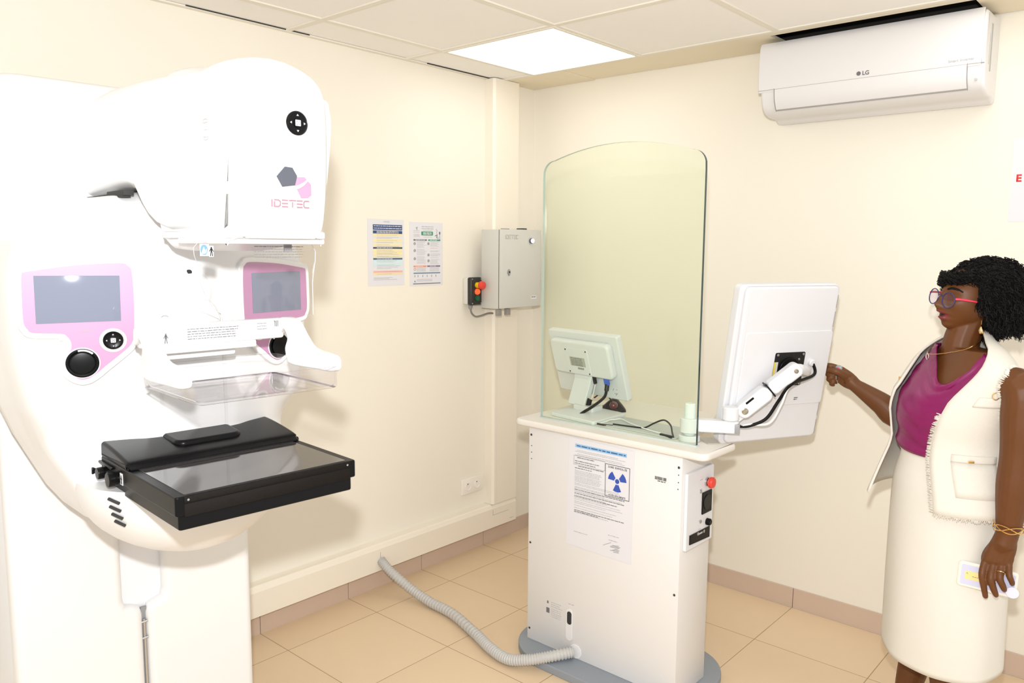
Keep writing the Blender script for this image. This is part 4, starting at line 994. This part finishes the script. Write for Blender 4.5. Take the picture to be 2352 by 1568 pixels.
# ------------------------------------------------------------------ the person
SKIN = mat('dark_brown_skin', (.125, .043, .0105), .48, spec=.35, noise_amt=.06, noise_scale=40)
LIPS = mat('lips', (.17, .024, .026), .38)
CLOTH = mat('ivory_tweed', (.72, .69, .62), .85, noise_amt=.03, noise_scale=160, bump=.25, bump_scale=700)
SKIRT = mat('ivory_skirt_cloth', (.73, .705, .64), .75, noise_amt=.015, noise_scale=60, bump=.12, bump_scale=500)
SATIN = mat('magenta_satin', (.215, .004, .09), .34, noise_amt=.05, noise_scale=9)
HAIR = mat('black_curly_hair', (.0045, .0035, .0035), .7, spec=.2)
fT = V(-.75, -.66, 0).normalized(); lT = V(-fT.y, fT.x, 0)          # torso front, torso left
PC = V(2.205, -.65, 0)
Z = V(0, 0, 1)
def caps(bm, pts, rad, n=14, k=5):
    P = spl([tuple(p) for p in pts], k, False); m = len(P)
    rr = spl([(r_, 0) for r_ in rad], k, False); rr = [q_[0] for q_ in rr]
    P = [Vector(p) for p in P]
    a, c = P[0] - (P[1] - P[0]).normalized() * rr[0] * .7, P[-1] + (P[-1] - P[-2]).normalized() * rr[-1] * .7
    tube(bm, [a] + P + [c], [rr[0] * .6] + rr + [rr[-1] * .6], n)
    return P, rr
NADD = [(1.0, 0), (1.10, .026), (1.17, .045), (1.215, .058), (1.25, .070), (1.27, .055), (1.285, .035), (1.31, .004)]
def nadd(z):
    if z <= NADD[0][0]: return 0
    for p, q_ in zip(NADD, NADD[1:]):
        if z <= q_[0]: return p[1] + (q_[1] - p[1]) * (z - p[0]) / (q_[0] - p[0])
    return NADD[-1][1]
def tor(th, z, a, bf, bb, c=PC):
    t = R(th)
    if 0 < th % 360 < 180: a += nadd(z)
    b_ = bf if math.cos(t) > 0 else bb
    p = c + lT * a * math.sin(t) + fT * b_ * math.cos(t); return V(p.x, p.y, z)
TZ = [(.76, .200, .175, .165), (.85, .190, .165, .150), (.95, .168, .155, .125), (1.02, .168, .165, .120), (1.07, .172, .172, .118), (1.12, .172, .158, .116), (1.17, .168, .122, .112), (1.215, .150, .088, .100), (1.25, .105, .068, .085), (1.285, .068, .055, .065), (1.31, .056, .052, .058)]
def TR(z):
    if z <= TZ[0][0]: return TZ[0][1:]
    for p, q_ in zip(TZ, TZ[1:]):
        if z <= q_[0]:
            t = (z - p[0]) / (q_[0] - p[0]); return tuple(p[i] + (q_[i] - p[i]) * t for i in (1, 2, 3))
    return TZ[-1][1:]
bm = NB()
# torso core
rings = []
for z in [.70 + .03 * i for i in range(18)] + [1.235, 1.26]:
    a, bf, bb = TR(z); o_ = .024
    rings.append([tor(th, z, a - o_, bf - o_, bb - o_) for th in range(0, 360, 15)])
loft(bm, rings)
hC = V(2.218, -.648, 1.399); fH = V(-.664, -.748, 0).normalized(); lH = V(-fH.y, fH.x, 0)
pit, rol = R(7), R(7)
UH = Z * math.cos(pit) - fH * math.sin(pit); fH = fH * math.cos(pit) + Z * math.sin(pit)
lH, UH = lH * math.cos(rol) - UH * math.sin(rol), UH * math.cos(rol) + lH * math.sin(rol)
caps(bm, [PC + fT * -.010 + Z * 1.19, PC + fT * .0 + Z * 1.27, hC - fH * .020 - Z * .03], [.064, .050, .050])
# head with face
g = lambda x, y, cx, cy, sx, sy: math.exp(-((x - cx) / sx) ** 2 - ((y - cy) / sy) ** 2)
def head_pt(L, F, U):
    """unit-sphere direction to a head surface offset in metres (L left, F front, U up)"""
    l_, f_, u_ = L * .068, F * .082, U * .100
    if u_ < 0:
        k = 1 - .30 * (-u_ / .100) ** 1.6; l_ *= k
        if f_ < 0: f_ *= 1 - .35 * (-u_ / .1)
        else: f_ *= 1 - .04 * (-u_ / .1) ** 2
    if F > 0:
        s = 0
        s += .0255 * g(l_, u_, 0, -.026, .0115, .013) + .011 * g(l_, u_, 0, .002, .008, .022)
        s += .009 * (g(l_, u_, .014, -.0305, .0080, .0070) + g(l_, u_, -.014, -.0305, .0080, .0070))
        s += .005 * g(l_, u_, 0, .027, .045, .010)
        s -= .0085 * (g(l_, u_, .030, .006, .015, .010) + g(l_, u_, -.030, .006, .015, .010))
        s += .0055 * (g(l_, u_, .030, .004, .011, .005) + g(l_, u_, -.030, .004, .011, .005))
        s += .0165 * g(l_, u_, 0, -.0445, .020, .0062) + .0170 * g(l_, u_, 0, -.0605, .018, .0070)
        s -= .013 * g(l_, u_, 0, -.0520, .015, .0030)
        s += .006 * (g(l_, u_, .040, -.015, .018, .020) + g(l_, u_, -.040, -.015, .018, .020))
        s += .017 * g(l_, u_, 0, -.084, .026, .016)
        f_ += s * min(1, F * 2.2)
    return l_, f_, u_
nu, nvv = 64, 48
rings = []
for j in range(1, nvv):
    ph = math.pi * j / nvv; r_ = []
    for i in range(nu):
        a = 2 * math.pi * i / nu
        l_, f_, u_ = head_pt(math.sin(a) * math.sin(ph), math.cos(a) * math.sin(ph), math.cos(ph))
        r_.append(hC + lH * l_ + fH * f_ + UH * u_)
    rings.append(r_)
loft(bm, rings)
for sgn in (1, -1):
    e_ = hC + lH * .066 * sgn - fH * .010 - UH * .006
    caps(bm, [e_ + UH * .020, e_ + lH * .006 * sgn - UH * .002, e_ - UH * .022], [.009, .011, .008], 10, 3)
# near (left) arm hanging, far (right) arm reaching to the monitor
sh = V(2.388, -.806, 1.178); el = V(2.398, -.812, .995); wr = V(2.386, -.812, .777)
armP, armR = caps(bm, [PC + lT * .12 + Z * 1.165 - fT * .01, sh, sh * .55 + el * .45 + V(.006, -.004, 0), el, el * .6 + wr * .4, wr * .85 + el * .15, wr, V(2.379, -.814, .745)], [.046, .052, .053, .0465, .045, .033, .0285, .030], 18)
pal = [wr, V(2.378, -.815, .735), V(2.368, -.817, .692)]
for off, r_ in ((-.022, .0145), (-.007, .0165), (.008, .0165), (.022, .014)):
    ov = V(.985, .15, 0) * off
    caps(bm, [wr + ov * .35, pal[1] + ov * .9, pal[2] + ov], [.016, r_, r_ * .9], 10, 4)
NF = [(-.027, [V(2.341, -.819, .690), V(2.338, -.838, .655), V(2.344, -.838, .622), V(2.350, -.832, .590)], .0092),
      (-.008, [V(2.361, -.819, .684), V(2.360, -.840, .650), V(2.368, -.839, .622), V(2.375, -.834, .602)], .0094),
      (.010, [V(2.380, -.819, .684), V(2.381, -.838, .655), V(2.390, -.836, .632), V(2.392, -.826, .620)], .0090),
      (.027, [V(2.397, -.817, .690), V(2.402, -.832, .666), V(2.408, -.830, .650), V(2.408, -.820, .640)], .0080)]
for o_, P, r_ in NF: caps(bm, [pal[1] * .4 + pal[2] * .6 + V(.985, .15, 0) * o_] + P, [r_ * 1.15, r_ * 1.1, r_ * 1.03, r_ * .95, r_ * .82], 10, 4)
caps(bm, [V(2.362, -.806, .738), V(2.340, -.795, .700), V(2.334, -.783, .668), V(2.340, -.779, .640)], [.0165, .013, .0105, .0085], 10, 4)
fs_ = V(2.125, -.490, 1.180); fe_ = V(1.995, -.455, .992); fw_ = V(1.855, -.470, 1.078)
caps(bm, [PC - lT * .10 + Z * 1.18 - fT * .01, fs_, fs_ * .5 + fe_ * .5 + V(.01, .02, 0), fe_, fe_ * .62 + fw_ * .38, fw_ * .85 + fe_ * .15, fw_, V(1.838, -.470, 1.092)], [.055, .048, .044, .043, .038, .027, .0235, .025], 18)
kn = V(1.806, -.470, 1.108); hd_ = V(-.80, 0, .52).normalized(); hu = V(.50, -.12, .84).normalized()
for off, r_ in ((.017, .0135), (.006, .0150), (-.006, .0150), (-.017, .0130)):
    caps(bm, [fw_ + hu * off * .4, fw_ * .5 + kn * .5 + hu * off * 1.0, kn + hu * off * 1.05], [.015, r_, r_ * .9], 10, 4)
FF = [[kn + hu * .020, V(1.785, -.482, 1.138), V(1.768, -.488, 1.142), V(1.752, -.486, 1.139)],
      [kn + hu * .007, V(1.780, -.489, 1.118), V(1.764, -.491, 1.112), V(1.768, -.480, 1.104)],
      [kn - hu * .006, V(1.781, -.490, 1.101), V(1.769, -.490, 1.092), V(1.775, -.479, 1.086)],
      [kn - hu * .018, V(1.787, -.488, 1.084), V(1.778, -.487, 1.076), V(1.784, -.478, 1.072)]]
for P, r_ in zip(FF, (.0090, .0092, .0090, .0080)): caps(bm, [fw_ * .35 + kn * .65] + P, [r_ * 1.1, r_ * 1.12, r_ * 1.05, r_ * .95, r_ * .8], 10, 4)
caps(bm, [fw_ * .6 + kn * .4 + hu * .012, V(1.806, -.500, 1.122), V(1.786, -.506, 1.128), V(1.765, -.498, 1.126)], [.0150, .0125, .0105, .0082], 10, 4)
# legs and feet
for sgn in (1, -1):
    hp0 = PC + lT * .075 * sgn
    an = PC + lT * .085 * sgn + fT * (.02 if sgn > 0 else .05)
    caps(bm, [hp0 + Z * .78, hp0 + Z * .60, PC + lT * .08 * sgn + fT * .035 + Z * .42, PC + lT * .083 * sgn + fT * .015 + Z * .30, an - fT * .012 + Z * .15, an + Z * .075], [.085, .078, .055, .053, .040, .030], 16)
    caps(bm, [an - fT * .03 + Z * .035, an + fT * .05 + Z * .040, an + fT * .13 + Z * .026], [.030, .032, .024], 12)
bmesh.ops.recalc_face_normals(bm, faces=bm.faces[:])
me = bpy.data.meshes.new('tmp'); bm.to_mesh(me); bm.free()
to = bpy.data.objects.new('tmp', me); COL.objects.link(to)
md = to.modifiers.new('r', 'REMESH'); md.mode = 'VOXEL'; md.voxel_size = .0030
ms_ = to.modifiers.new('s', 'SMOOTH'); ms_.factor = .5; ms_.iterations = 3
dg = bpy.context.evaluated_depsgraph_get()
pm_ = bpy.data.meshes.new_from_object(to.evaluated_get(dg)); bpy.data.objects.remove(to); bpy.data.meshes.remove(me)
pm_.name = 'person'; pm_.materials.clear(); pm_.materials.append(SKIN); pm_.materials.append(LIPS); pm_.materials.append(mat('mouth_dark', (.02, .004, .004), .6))
pm_.shade_smooth()
for p in pm_.polygons:
    c_ = p.center - hC; l_, f_, u_ = c_.dot(lH), c_.dot(fH), c_.dot(UH)
    if f_ > .055 and -.0685 < u_ < -.0385 and ((l_ / .0235) ** 2 + ((u_ + .0525) / .0145) ** 2) < 1: p.material_index = 2 if (l_ / .013) ** 2 + ((u_ + .0522) / .0036) ** 2 < 1 else 1
person = bpy.data.objects.new('person', pm_); COL.objects.link(person)
tag(person, 'woman in ivory waistcoat and skirt with magenta top reaching towards the monitor', 'person')
# eyes, brows
for sgn in (1, -1):
    b = NB(); ball(b, hC + lH * .0275 * sgn + fH * .0590 + UH * .0035, .0110, 16); ey = fin('eye', b, mat('eye_white', (.55, .50, .46), .25), person)
    b = NB(); ball(b, hC + lH * .0280 * sgn + fH * .0655 + UH * .0015, .0052, 12); fin('iris', b, BLACKP, ey)
    b = NB(); P = [hC + lH * (sgn * x) + fH * f_ + UH * z for x, f_, z in ((.012, .0840, .025), (.025, .0815, .0300), (.040, .0710, .0290), (.048, .061, .024))]
    tube(b, spl(P, 4, False), [.0030] * 4 + [.0032] * 5 + [.0020] * 4, 6); fin('eyebrow', b, HAIR, person)

# skirt
SZ = [(.318, .190, .162, .158), (.42, .188, .163, .156), (.55, .184, .164, .156), (.70, .180, .164, .156), (.78, .178, .163, .152), (.86, .170, .160, .140), (.92, .150, .148, .120), (.962, .142, .143, .112)]
b = NB(); rings = []
for z, a, bf, bb in [tuple(q_) for q_ in spl(SZ, 5, False)]:
    rw = []
    for th in range(0, 360, 6):
        t = (0.962 - z) / .67; k = 1 + .012 * t * math.sin(R(th * 5 + 30)) + .008 * t * math.sin(R(th * 9))
        zz = z - (.018 * t if 1 else 0) * math.cos(R(th - 40)) * (1 if t > .6 else 0) * (t - .6) * 2.5
        rw.append(tor(th, zz, a * k, bf * k, bb * k, PC + V(.006, 0, 0)))
    rings.append(rw)
loft(b, rings, True, False); sk_ = fin('skirt', b, SKIRT, person)
sm_ = sk_.modifiers.new('thick', 'SOLIDIFY'); sm_.thickness = .004; sm_.offset = -1
b = NB(); rings = []
for z in (.940, .944, .962, .966):
    o_ = .0035 if .942 < z < .965 else .0
    rings.append([tor(th, z, .147 + o_, .1465 + o_, .116 + o_, PC + V(.006, 0, 0)) for th in range(0, 360, 6)])
loft(b, rings, True, False); fin('waistband', b, SKIRT, sk_)

# blouse with cowl neckline
b = NB(); rings = []
NZ = 26
for i in range(NZ):
    rw = []
    for th in range(0, 360, 5):
        cosf = math.cos(R(th)); dth = ((th - 30 + 180) % 360) - 180; tn = 1.262 - .098 * math.exp(-(dth / 24) ** 2)
        if cosf < .25: tn = min(tn, 1.262 - .05 * min(1, (.25 - cosf) / .4))
        t = i / (NZ - 1); z = .945 + (tn - .945) * t
        a, bf, bb = TR(z); o_ = -.010
        fold = 0
        if cosf > .3:
            fold = .0045 * math.sin(46 * t * 2.2 + 2.2 * abs(math.sin(R(th))) * 4) * max(0, t - .55) * 2.2 + .003 * math.sin(30 * t + R(th) * 3) * (1 - t)
        if i < 4: o_ += .006 * math.sin(i / 3 * math.pi)
        k_ = .016 * max(0, t - .9) * 10 if cosf > .5 else 0
        rw.append(tor(th, z, a + o_ + fold, bf + o_ + fold + k_ * .4, bb + o_))
    rings.append(rw)
loft(b, rings, True, False); bl = fin('blouse', b, SATIN, person, angle=80)
sm_ = bl.modifiers.new('thick', 'SOLIDIFY'); sm_.thickness = .003; sm_.offset = -1

# waistcoat: two front panels and the back in one open shell
TH0 = [(.79, 47), (.95, 39), (1.07, 45), (1.13, 48), (1.17, 52), (1.215, 58), (1.25, 70), (1.285, 95), (1.31, 112)]
THF = [(.79, -8), (.95, -20), (1.02, -24), (1.07, -21), (1.13, -17), (1.17, -22), (1.215, -32), (1.25, -55), (1.285, -85), (1.31, -105)]
def tab(T, z):
    if z <= T[0][0]: return T[0][1]
    for p, q_ in zip(T, T[1:]):
        if z <= q_[0]: return p[1] + (q_[1] - p[1]) * (z - p[0]) / (q_[0] - p[0])
    return T[-1][1]
def vest_pt(s, z, off=0.0):
    """s: 0 at the near front edge, 1 at the far front edge"""
    t0, t1 = tab(TH0, z), tab(THF, z) + 360
    th = t0 + (t1 - t0) * s; a, bf, bb = TR(z)
    dn = max(0, (.98 - z) / .2)
    o_ = .006 + .012 * dn + off + .002 * math.sin(R(th * 4)) * (1 if z < 1.1 else .3)
    far = max(0, (s - .78) / .22)
    fl_ = .050 * far * dn
    sh_ = .012 * math.exp(-((z - 1.215) / .04) ** 2) * abs(math.sin(R(th)))
    return tor(th, z, a + o_ + fl_ * .2 + sh_, bf + o_ + fl_, bb + o_)
b = NB(); rings = []
vz = [.800 + .02 * i for i in range(20)] + [1.195, 1.21, 1.225, 1.24, 1.255, 1.27, 1.285, 1.298, 1.31]
for z in vz: rings.append([vest_pt(i / 60, z) for i in range(61)])
loft(b, rings, False, False); vs_ = fin('waistcoat', b, CLOTH, person, angle=80)
sm_ = vs_.modifiers.new('thick', 'SOLIDIFY'); sm_.thickness = .006; sm_.offset = 1
# frayed fringe on the front edge and hem
rf = random.Random(11)
b = NB()
def fibre(p, q_, r_=.0011): tube(b, [p, p * .5 + q_ * .5 + Z * rf.uniform(-.001, .001), q_], [r_, r_ * .9, r_ * .5], 4)
for i in range(200):
    z = .805 + (1.085 - .805) * i / 199; p = vest_pt(.002, z, .005)
    fibre(p, p - lT * rf.uniform(.010, .017) + fT * .006 + Z * rf.uniform(-.007, .004))
for i in range(330):
    p = vest_pt(i / 440, .802, .004); fibre(p, p - Z * rf.uniform(.004, .012) + lT * rf.uniform(-.005, .005), .0013)
def arm_d(p):
    best = (9, None)
    for q0, q1, r0, r1 in zip(armP, armP[1:], armR, armR[1:]):
        e = q1 - q0; t = max(0, min(1, (p - q0).dot(e) / e.length_squared)); c = q0 + e * t
        d_ = (p - c).length - (r0 + (r1 - r0) * t)
        if d_ < best[0]: best = (d_, c)
    return best
cnt = 0
for i in range(30000):
    p = vest_pt(rf.uniform(.08, .5), rf.uniform(1.0, 1.29), .007)
    d_, c = arm_d(p)
    if abs(d_) < .0022:
        o_ = (p - c).normalized(); ou = (p - PC); ou.z = 0; ou.normalize()
        fibre(p + o_ * .004, p + ou * .004 - o_ * rf.uniform(.004, .010) + ou * rf.uniform(.004, .010), .0011); cnt += 1
        if cnt > 420: break
fin('frayed_edge', b, CLOTH, vs_)
# pockets, buttons
def vpatch(s0, s1, z0, z1, name, th_=.004, m_=CLOTH, n_=8):
    bm2 = NB(); lo = [[vest_pt(s0 + (s1 - s0) * i / n_, z0 + (z1 - z0) * k / 4, .0062) for i in range(n_ + 1)] for k in range(5)]
    loft(bm2, lo, False, False); o = fin(name, bm2, m_, vs_, angle=80)
    q_ = o.modifiers.new('t', 'SOLIDIFY'); q_.thickness = th_; q_.offset = 1; return o
vpatch(.065, .165, 1.118, 1.146, 'pocket_flap'); vpatch(.06, .195, .952, .973, 'pocket_welt'); vpatch(.06, .195, .856, .952, 'pocket', .0025)
p = vest_pt(.108, 1.152, .010); n_ = (p - PC); n_.z = 0; n_.normalize(); tg = V(-n_.y, n_.x, 0)
b = NB(); P = [p + tg * .0085 * math.cos(2 * math.pi * i / 20) + Z * .0095 * math.sin(2 * math.pi * i / 20) for i in range(21)]; tube(b, P, .0014, 6, False); fin('ring_button', b, GOLD, vs_)
p = vest_pt(.115, .958, .014); b = NB(); tube(b, [p - tg * .007, p + tg * .007], .0035, 8); fin('bar_button', b, GOLD, vs_)
p = vest_pt(.975, 1.150, .008); b = NB(); tube(b, [p + Z * .006, p - Z * .006], .0025, 8); fin('bar_button', b, GOLD, vs_)

# hair: curly mass with a fringe
rh = random.Random(21)
def hair_r(d):
    """radius of the hair mass along a direction d = (left, front, up)"""
    r_ = .118 + .012 * noise.noise(Vector(d) * 3.0)
    r_ += .030 * max(0, -d[1]) + .012 * max(0, d[2]) - .022 * max(0, d[1])
    r_ += .030 * max(0, -d[2]) * max(0, -d[1] + .35)
    return r_
hcC = hC - fH * .028 + UH * .006
def inface(d):
    lim = .60 if d[2] > -.15 else .60 - .45 * min(1, (-.15 - d[2]) / .35)
    return d[1] > lim and d[2] < .48
b = NB(); rings = []
for j in range(1, 24):
    ph = math.pi * j / 24; rw = []
    for i in range(40):
        a = 2 * math.pi * i / 40; d = (math.sin(a) * math.sin(ph), math.cos(a) * math.sin(ph), math.cos(ph))
        r_ = hair_r(d) * .90
        if inface(d): r_ = .055
        if d[2] < -.55: r_ *= .80
        rw.append(hcC + lH * d[0] * r_ + fH * d[1] * r_ + UH * d[2] * r_ * 1.02)
    rings.append(rw)
loft(b, rings)
N_ = 5200
for k in range(N_):
    u_ = 1 - 2 * (k + .5) / N_; a = k * 2.399963; s_ = math.sqrt(1 - u_ * u_); d = (s_ * math.sin(a), s_ * math.cos(a), u_)
    if inface(d) or u_ < -.93 or (d[1] > .0 and u_ < -.50): continue
    r_ = hair_r(d) * .90
    if d[2] < -.55: r_ *= .80
    p = hcC + lH * d[0] * r_ + fH * d[1] * r_ + UH * d[2] * r_ * 1.02
    n_ = (p - hcC).normalized(); t1 = n_.cross(V(rh.uniform(-1, 1), rh.uniform(-1, 1), rh.uniform(-1, 1))).normalized(); t2 = n_.cross(t1)
    cr_ = rh.uniform(.003, .0055); tw = rh.uniform(1.4, 2.2); L_ = rh.uniform(.010, .026)
    P = []
    for q_ in range(11):
        t = q_ / 10; an_ = tw * 2 * math.pi * t
        P.append(p - n_ * .004 + n_ * L_ * t + t1 * cr_ * math.cos(an_) + t2 * cr_ * math.sin(an_) - Z * .012 * t * t)
    tube(b, P, [.0013] * 9 + [.0011, .0006], 3, False)
# loose fringe curls over the forehead
for k in range(260):
    l_ = rh.uniform(-.062, .062); d0 = hC + lH * l_ + fH * (.074 - 6.5 * l_ * l_ + rh.uniform(-.006, .006)) + UH * (.064 + .26 * max(-.02, l_) + rh.uniform(-.012, .014))
    P = []; cr_ = rh.uniform(.004, .007); tw = rh.uniform(1.5, 2.4)
    for q_ in range(12):
        t = q_ / 11; an_ = tw * 2 * math.pi * t + k
        P.append(d0 - UH * .022 * t + fH * (.010 + cr_ * math.cos(an_)) + lH * cr_ * math.sin(an_))
    tube(b, P, [.0013] * 10 + [.0011, .0006], 3, False)
hr = fin('hair', b, HAIR, person, angle=80)

# glasses
fg = lambda l_, f_, u_: hC + lH * l_ + fH * f_ + UH * u_
NAVY = mat('navy_frame', (.03, .03, .12), .3); CORAL = mat('coral_temple', (.80, .05, .10), .35)
gl_ = None
for sgn in (1, -1):
    b = NB(); P = [fg(sgn * (.0335 + .0240 * math.cos(a)), .0985 - .004 * ((.0335 + .0240 * math.cos(a)) / .05) ** 2 - .007, -.005 + .0225 * math.sin(a)) for a in [2 * math.pi * i / 28 for i in range(29)]]
    tube(b, P, .0016, 6, False)
    if gl_ is None:
        tube(b, spl([fg(.0105, .092, .002), fg(.0, .096, .006), fg(-.0105, .092, .002)], 4, False), .0018, 6)
        gl_ = fin('glasses', b, NAVY, person)
    else: fin('lens_rim', b, NAVY, gl_)
    b = NB(); slab(b, circ(sgn * .0335, -.005, .0230, 24, .0217), 0, .001, 0, lambda u, v, d: fg(u, .0905 - .004 * (u / .05) ** 2 + d, v)); fin('lens', b, clear('spectacle_lens', (.93, .90, .96), .9), gl_)
    b = NB(); tube(b, spl([fg(sgn * .0575, .0860, .003), fg(sgn * .066, .066, .005), fg(sgn * .0735, .02, .004), fg(sgn * .073, -.020, .001)], 4, False), [.0032] * 6 + [.0026] * 7, 6); fin('temple_arm', b, CORAL, gl_)

# jewellery
p = hC + lH * .0695 - fH * .006 - UH * .058
b = NB(); lathe(b, [(0, -.020), (.006, -.013), (.0075, -.004), (.004, .006), (.0, .009)], lambda x, y, h: p + V(x, y, h - .012), 12); tube(b, [p, p + Z * .012], .0012, 5); fin('earring', b, mat('earring_gold', (.85, .62, .30), .15, 1.0), person)
neck = [tor(th, z, a, bf, bf) + fT * .004 for th, z, a, bf in ((-100, 1.292, .062, .062), (-60, 1.268, .068, .072), (-25, 1.247, .066, .084), (0, 1.238, .066, .088), (25, 1.247, .066, .084), (60, 1.268, .068, .072), (100, 1.292, .062, .062))]
b = NB(); tube(b, spl([tuple(q_) for q_ in neck], 5, False), .0009, 5); nk = fin('necklace', b, GOLD, person)
c_ = neck[3] + fT * .004 - Z * .008; b = NB(); tube(b, [c_ + lT * .0075 * math.cos(a) + Z * .0085 * math.sin(a) for a in [2 * math.pi * i / 16 for i in range(17)]], .0018, 6, False); fin('pendant', b, mat('pendant_silver', (.8, .78, .74), .15, 1.0), nk)
b = NB()
wx = (el - wr).normalized(); w1 = wx.cross(Z.cross(wx) if abs(wx.z) < .9 else V(1, 0, 0)).normalized(); w2 = wx.cross(w1)
for k in range(3):
    P = []
    for i in range(33):
        a = 2 * math.pi * i / 32; h = .018 + .009 * math.sin(a * 2 + k * 2.1)
        P.append(wr + wx * h + (w1 * math.cos(a) + w2 * math.sin(a)) * (.0355 + .001 * k))
    tube(b, P, .0015, 6, False)
fin('bracelet', b, GOLD, person)
def finger_ring(c_, ax_, r_, m_, t_=.0016, wide=0):
    bm2 = NB(); ax_ = ax_.normalized(); q1 = ax_.orthogonal().normalized(); q2 = ax_.cross(q1)
    tube(bm2, [c_ + (q1 * math.cos(a) + q2 * math.sin(a)) * r_ for a in [2 * math.pi * i / 18 for i in range(19)]], t_, 6, False)
    return fin('finger_ring', bm2, m_, person)
finger_ring(NF[2][1][0] * .45 + NF[2][1][1] * .55, NF[2][1][1] - NF[2][1][0], .0105, GOLD)
finger_ring(FF[2][0] * .35 + FF[2][1] * .65, FF[2][1] - FF[2][0], .0105, STEEL, .0020)
finger_ring(FF[3][0] * .35 + FF[3][1] * .65, FF[3][1] - FF[3][0], .0098, STEEL, .0020)
rg = finger_ring(FF[0][0] * .5 + FF[0][1] * .5, FF[0][1] - FF[0][0], .0108, STEEL, .0020)
c_ = FF[0][0] * .55 + FF[0][1] * .45 + V(0, -.012, .004)
b = NB(); ball(b, c_, .0125, 14, (1, .45, .9)); fin('ring_stone', b, mat('stone_grey', (.30, .33, .37), .15), rg)
b = NB(); ball(b, c_ + V(-.001, -.004, -.005), .0085, 12, (1, .5, 1)); fin('ring_flower', b, mat('flower_red', (.75, .05, .09), .35), rg)

# mobile phone held in the hanging hand
ph = thing('mobile_phone', 'white cased mobile phone with yellow label held in the hanging hand', 'phone', (2.352, -.806, .632), Matrix.Rotation(R(9), 3, 'Z') @ Matrix.Rotation(R(3), 3, 'Y'))
fp = lambda u, v, d: V(u, -d, v)
b = NB(); slab(b, rrect(-.078, -.037, .066, .037, .009, 5), -.006, .005, .0035, fp); fin('case', b, mat('phone_case', (.83, .80, .72), .45), ph)
b = NB(); slab(b, rrect(-.070, -.029, .060, .029, .004, 4), .005, .0056, 0, fp); fin('back_panel', b, mat('phone_lavender', (.62, .63, .82), .3), ph)
b = NB(); quadmark(b, lambda u, v, d: fp(u, v, .0056 + d), -.060, -.012, -.010, .012, .0004); yl = fin('yellow_label', b, mat('label_pale_yellow', (.85, .72, .30), .6), ph, smooth=False)
b = NB(); stroke(b, [(-.057, .004), (-.055, .007), (-.053, .003)], .0007, lambda u, v, d: fp(u, v, .006 + d)); dashes(b, lambda u, v, d: fp(u, v, .006 + d), -.042, -.014, -.002, .0014, rn, .0006); fin('print', b, INK, yl, smooth=False)
b = NB(); lathe(b, [(.006, .005), (.006, .020), (.0155, .021), (.0155, .0235), (0, .0245)], lambda x, y, h: fp(.056 + x, -.014 + y, h), 24); fin('grip_disc', b, mat('grip_lavender', (.72, .72, .85), .3), ph)
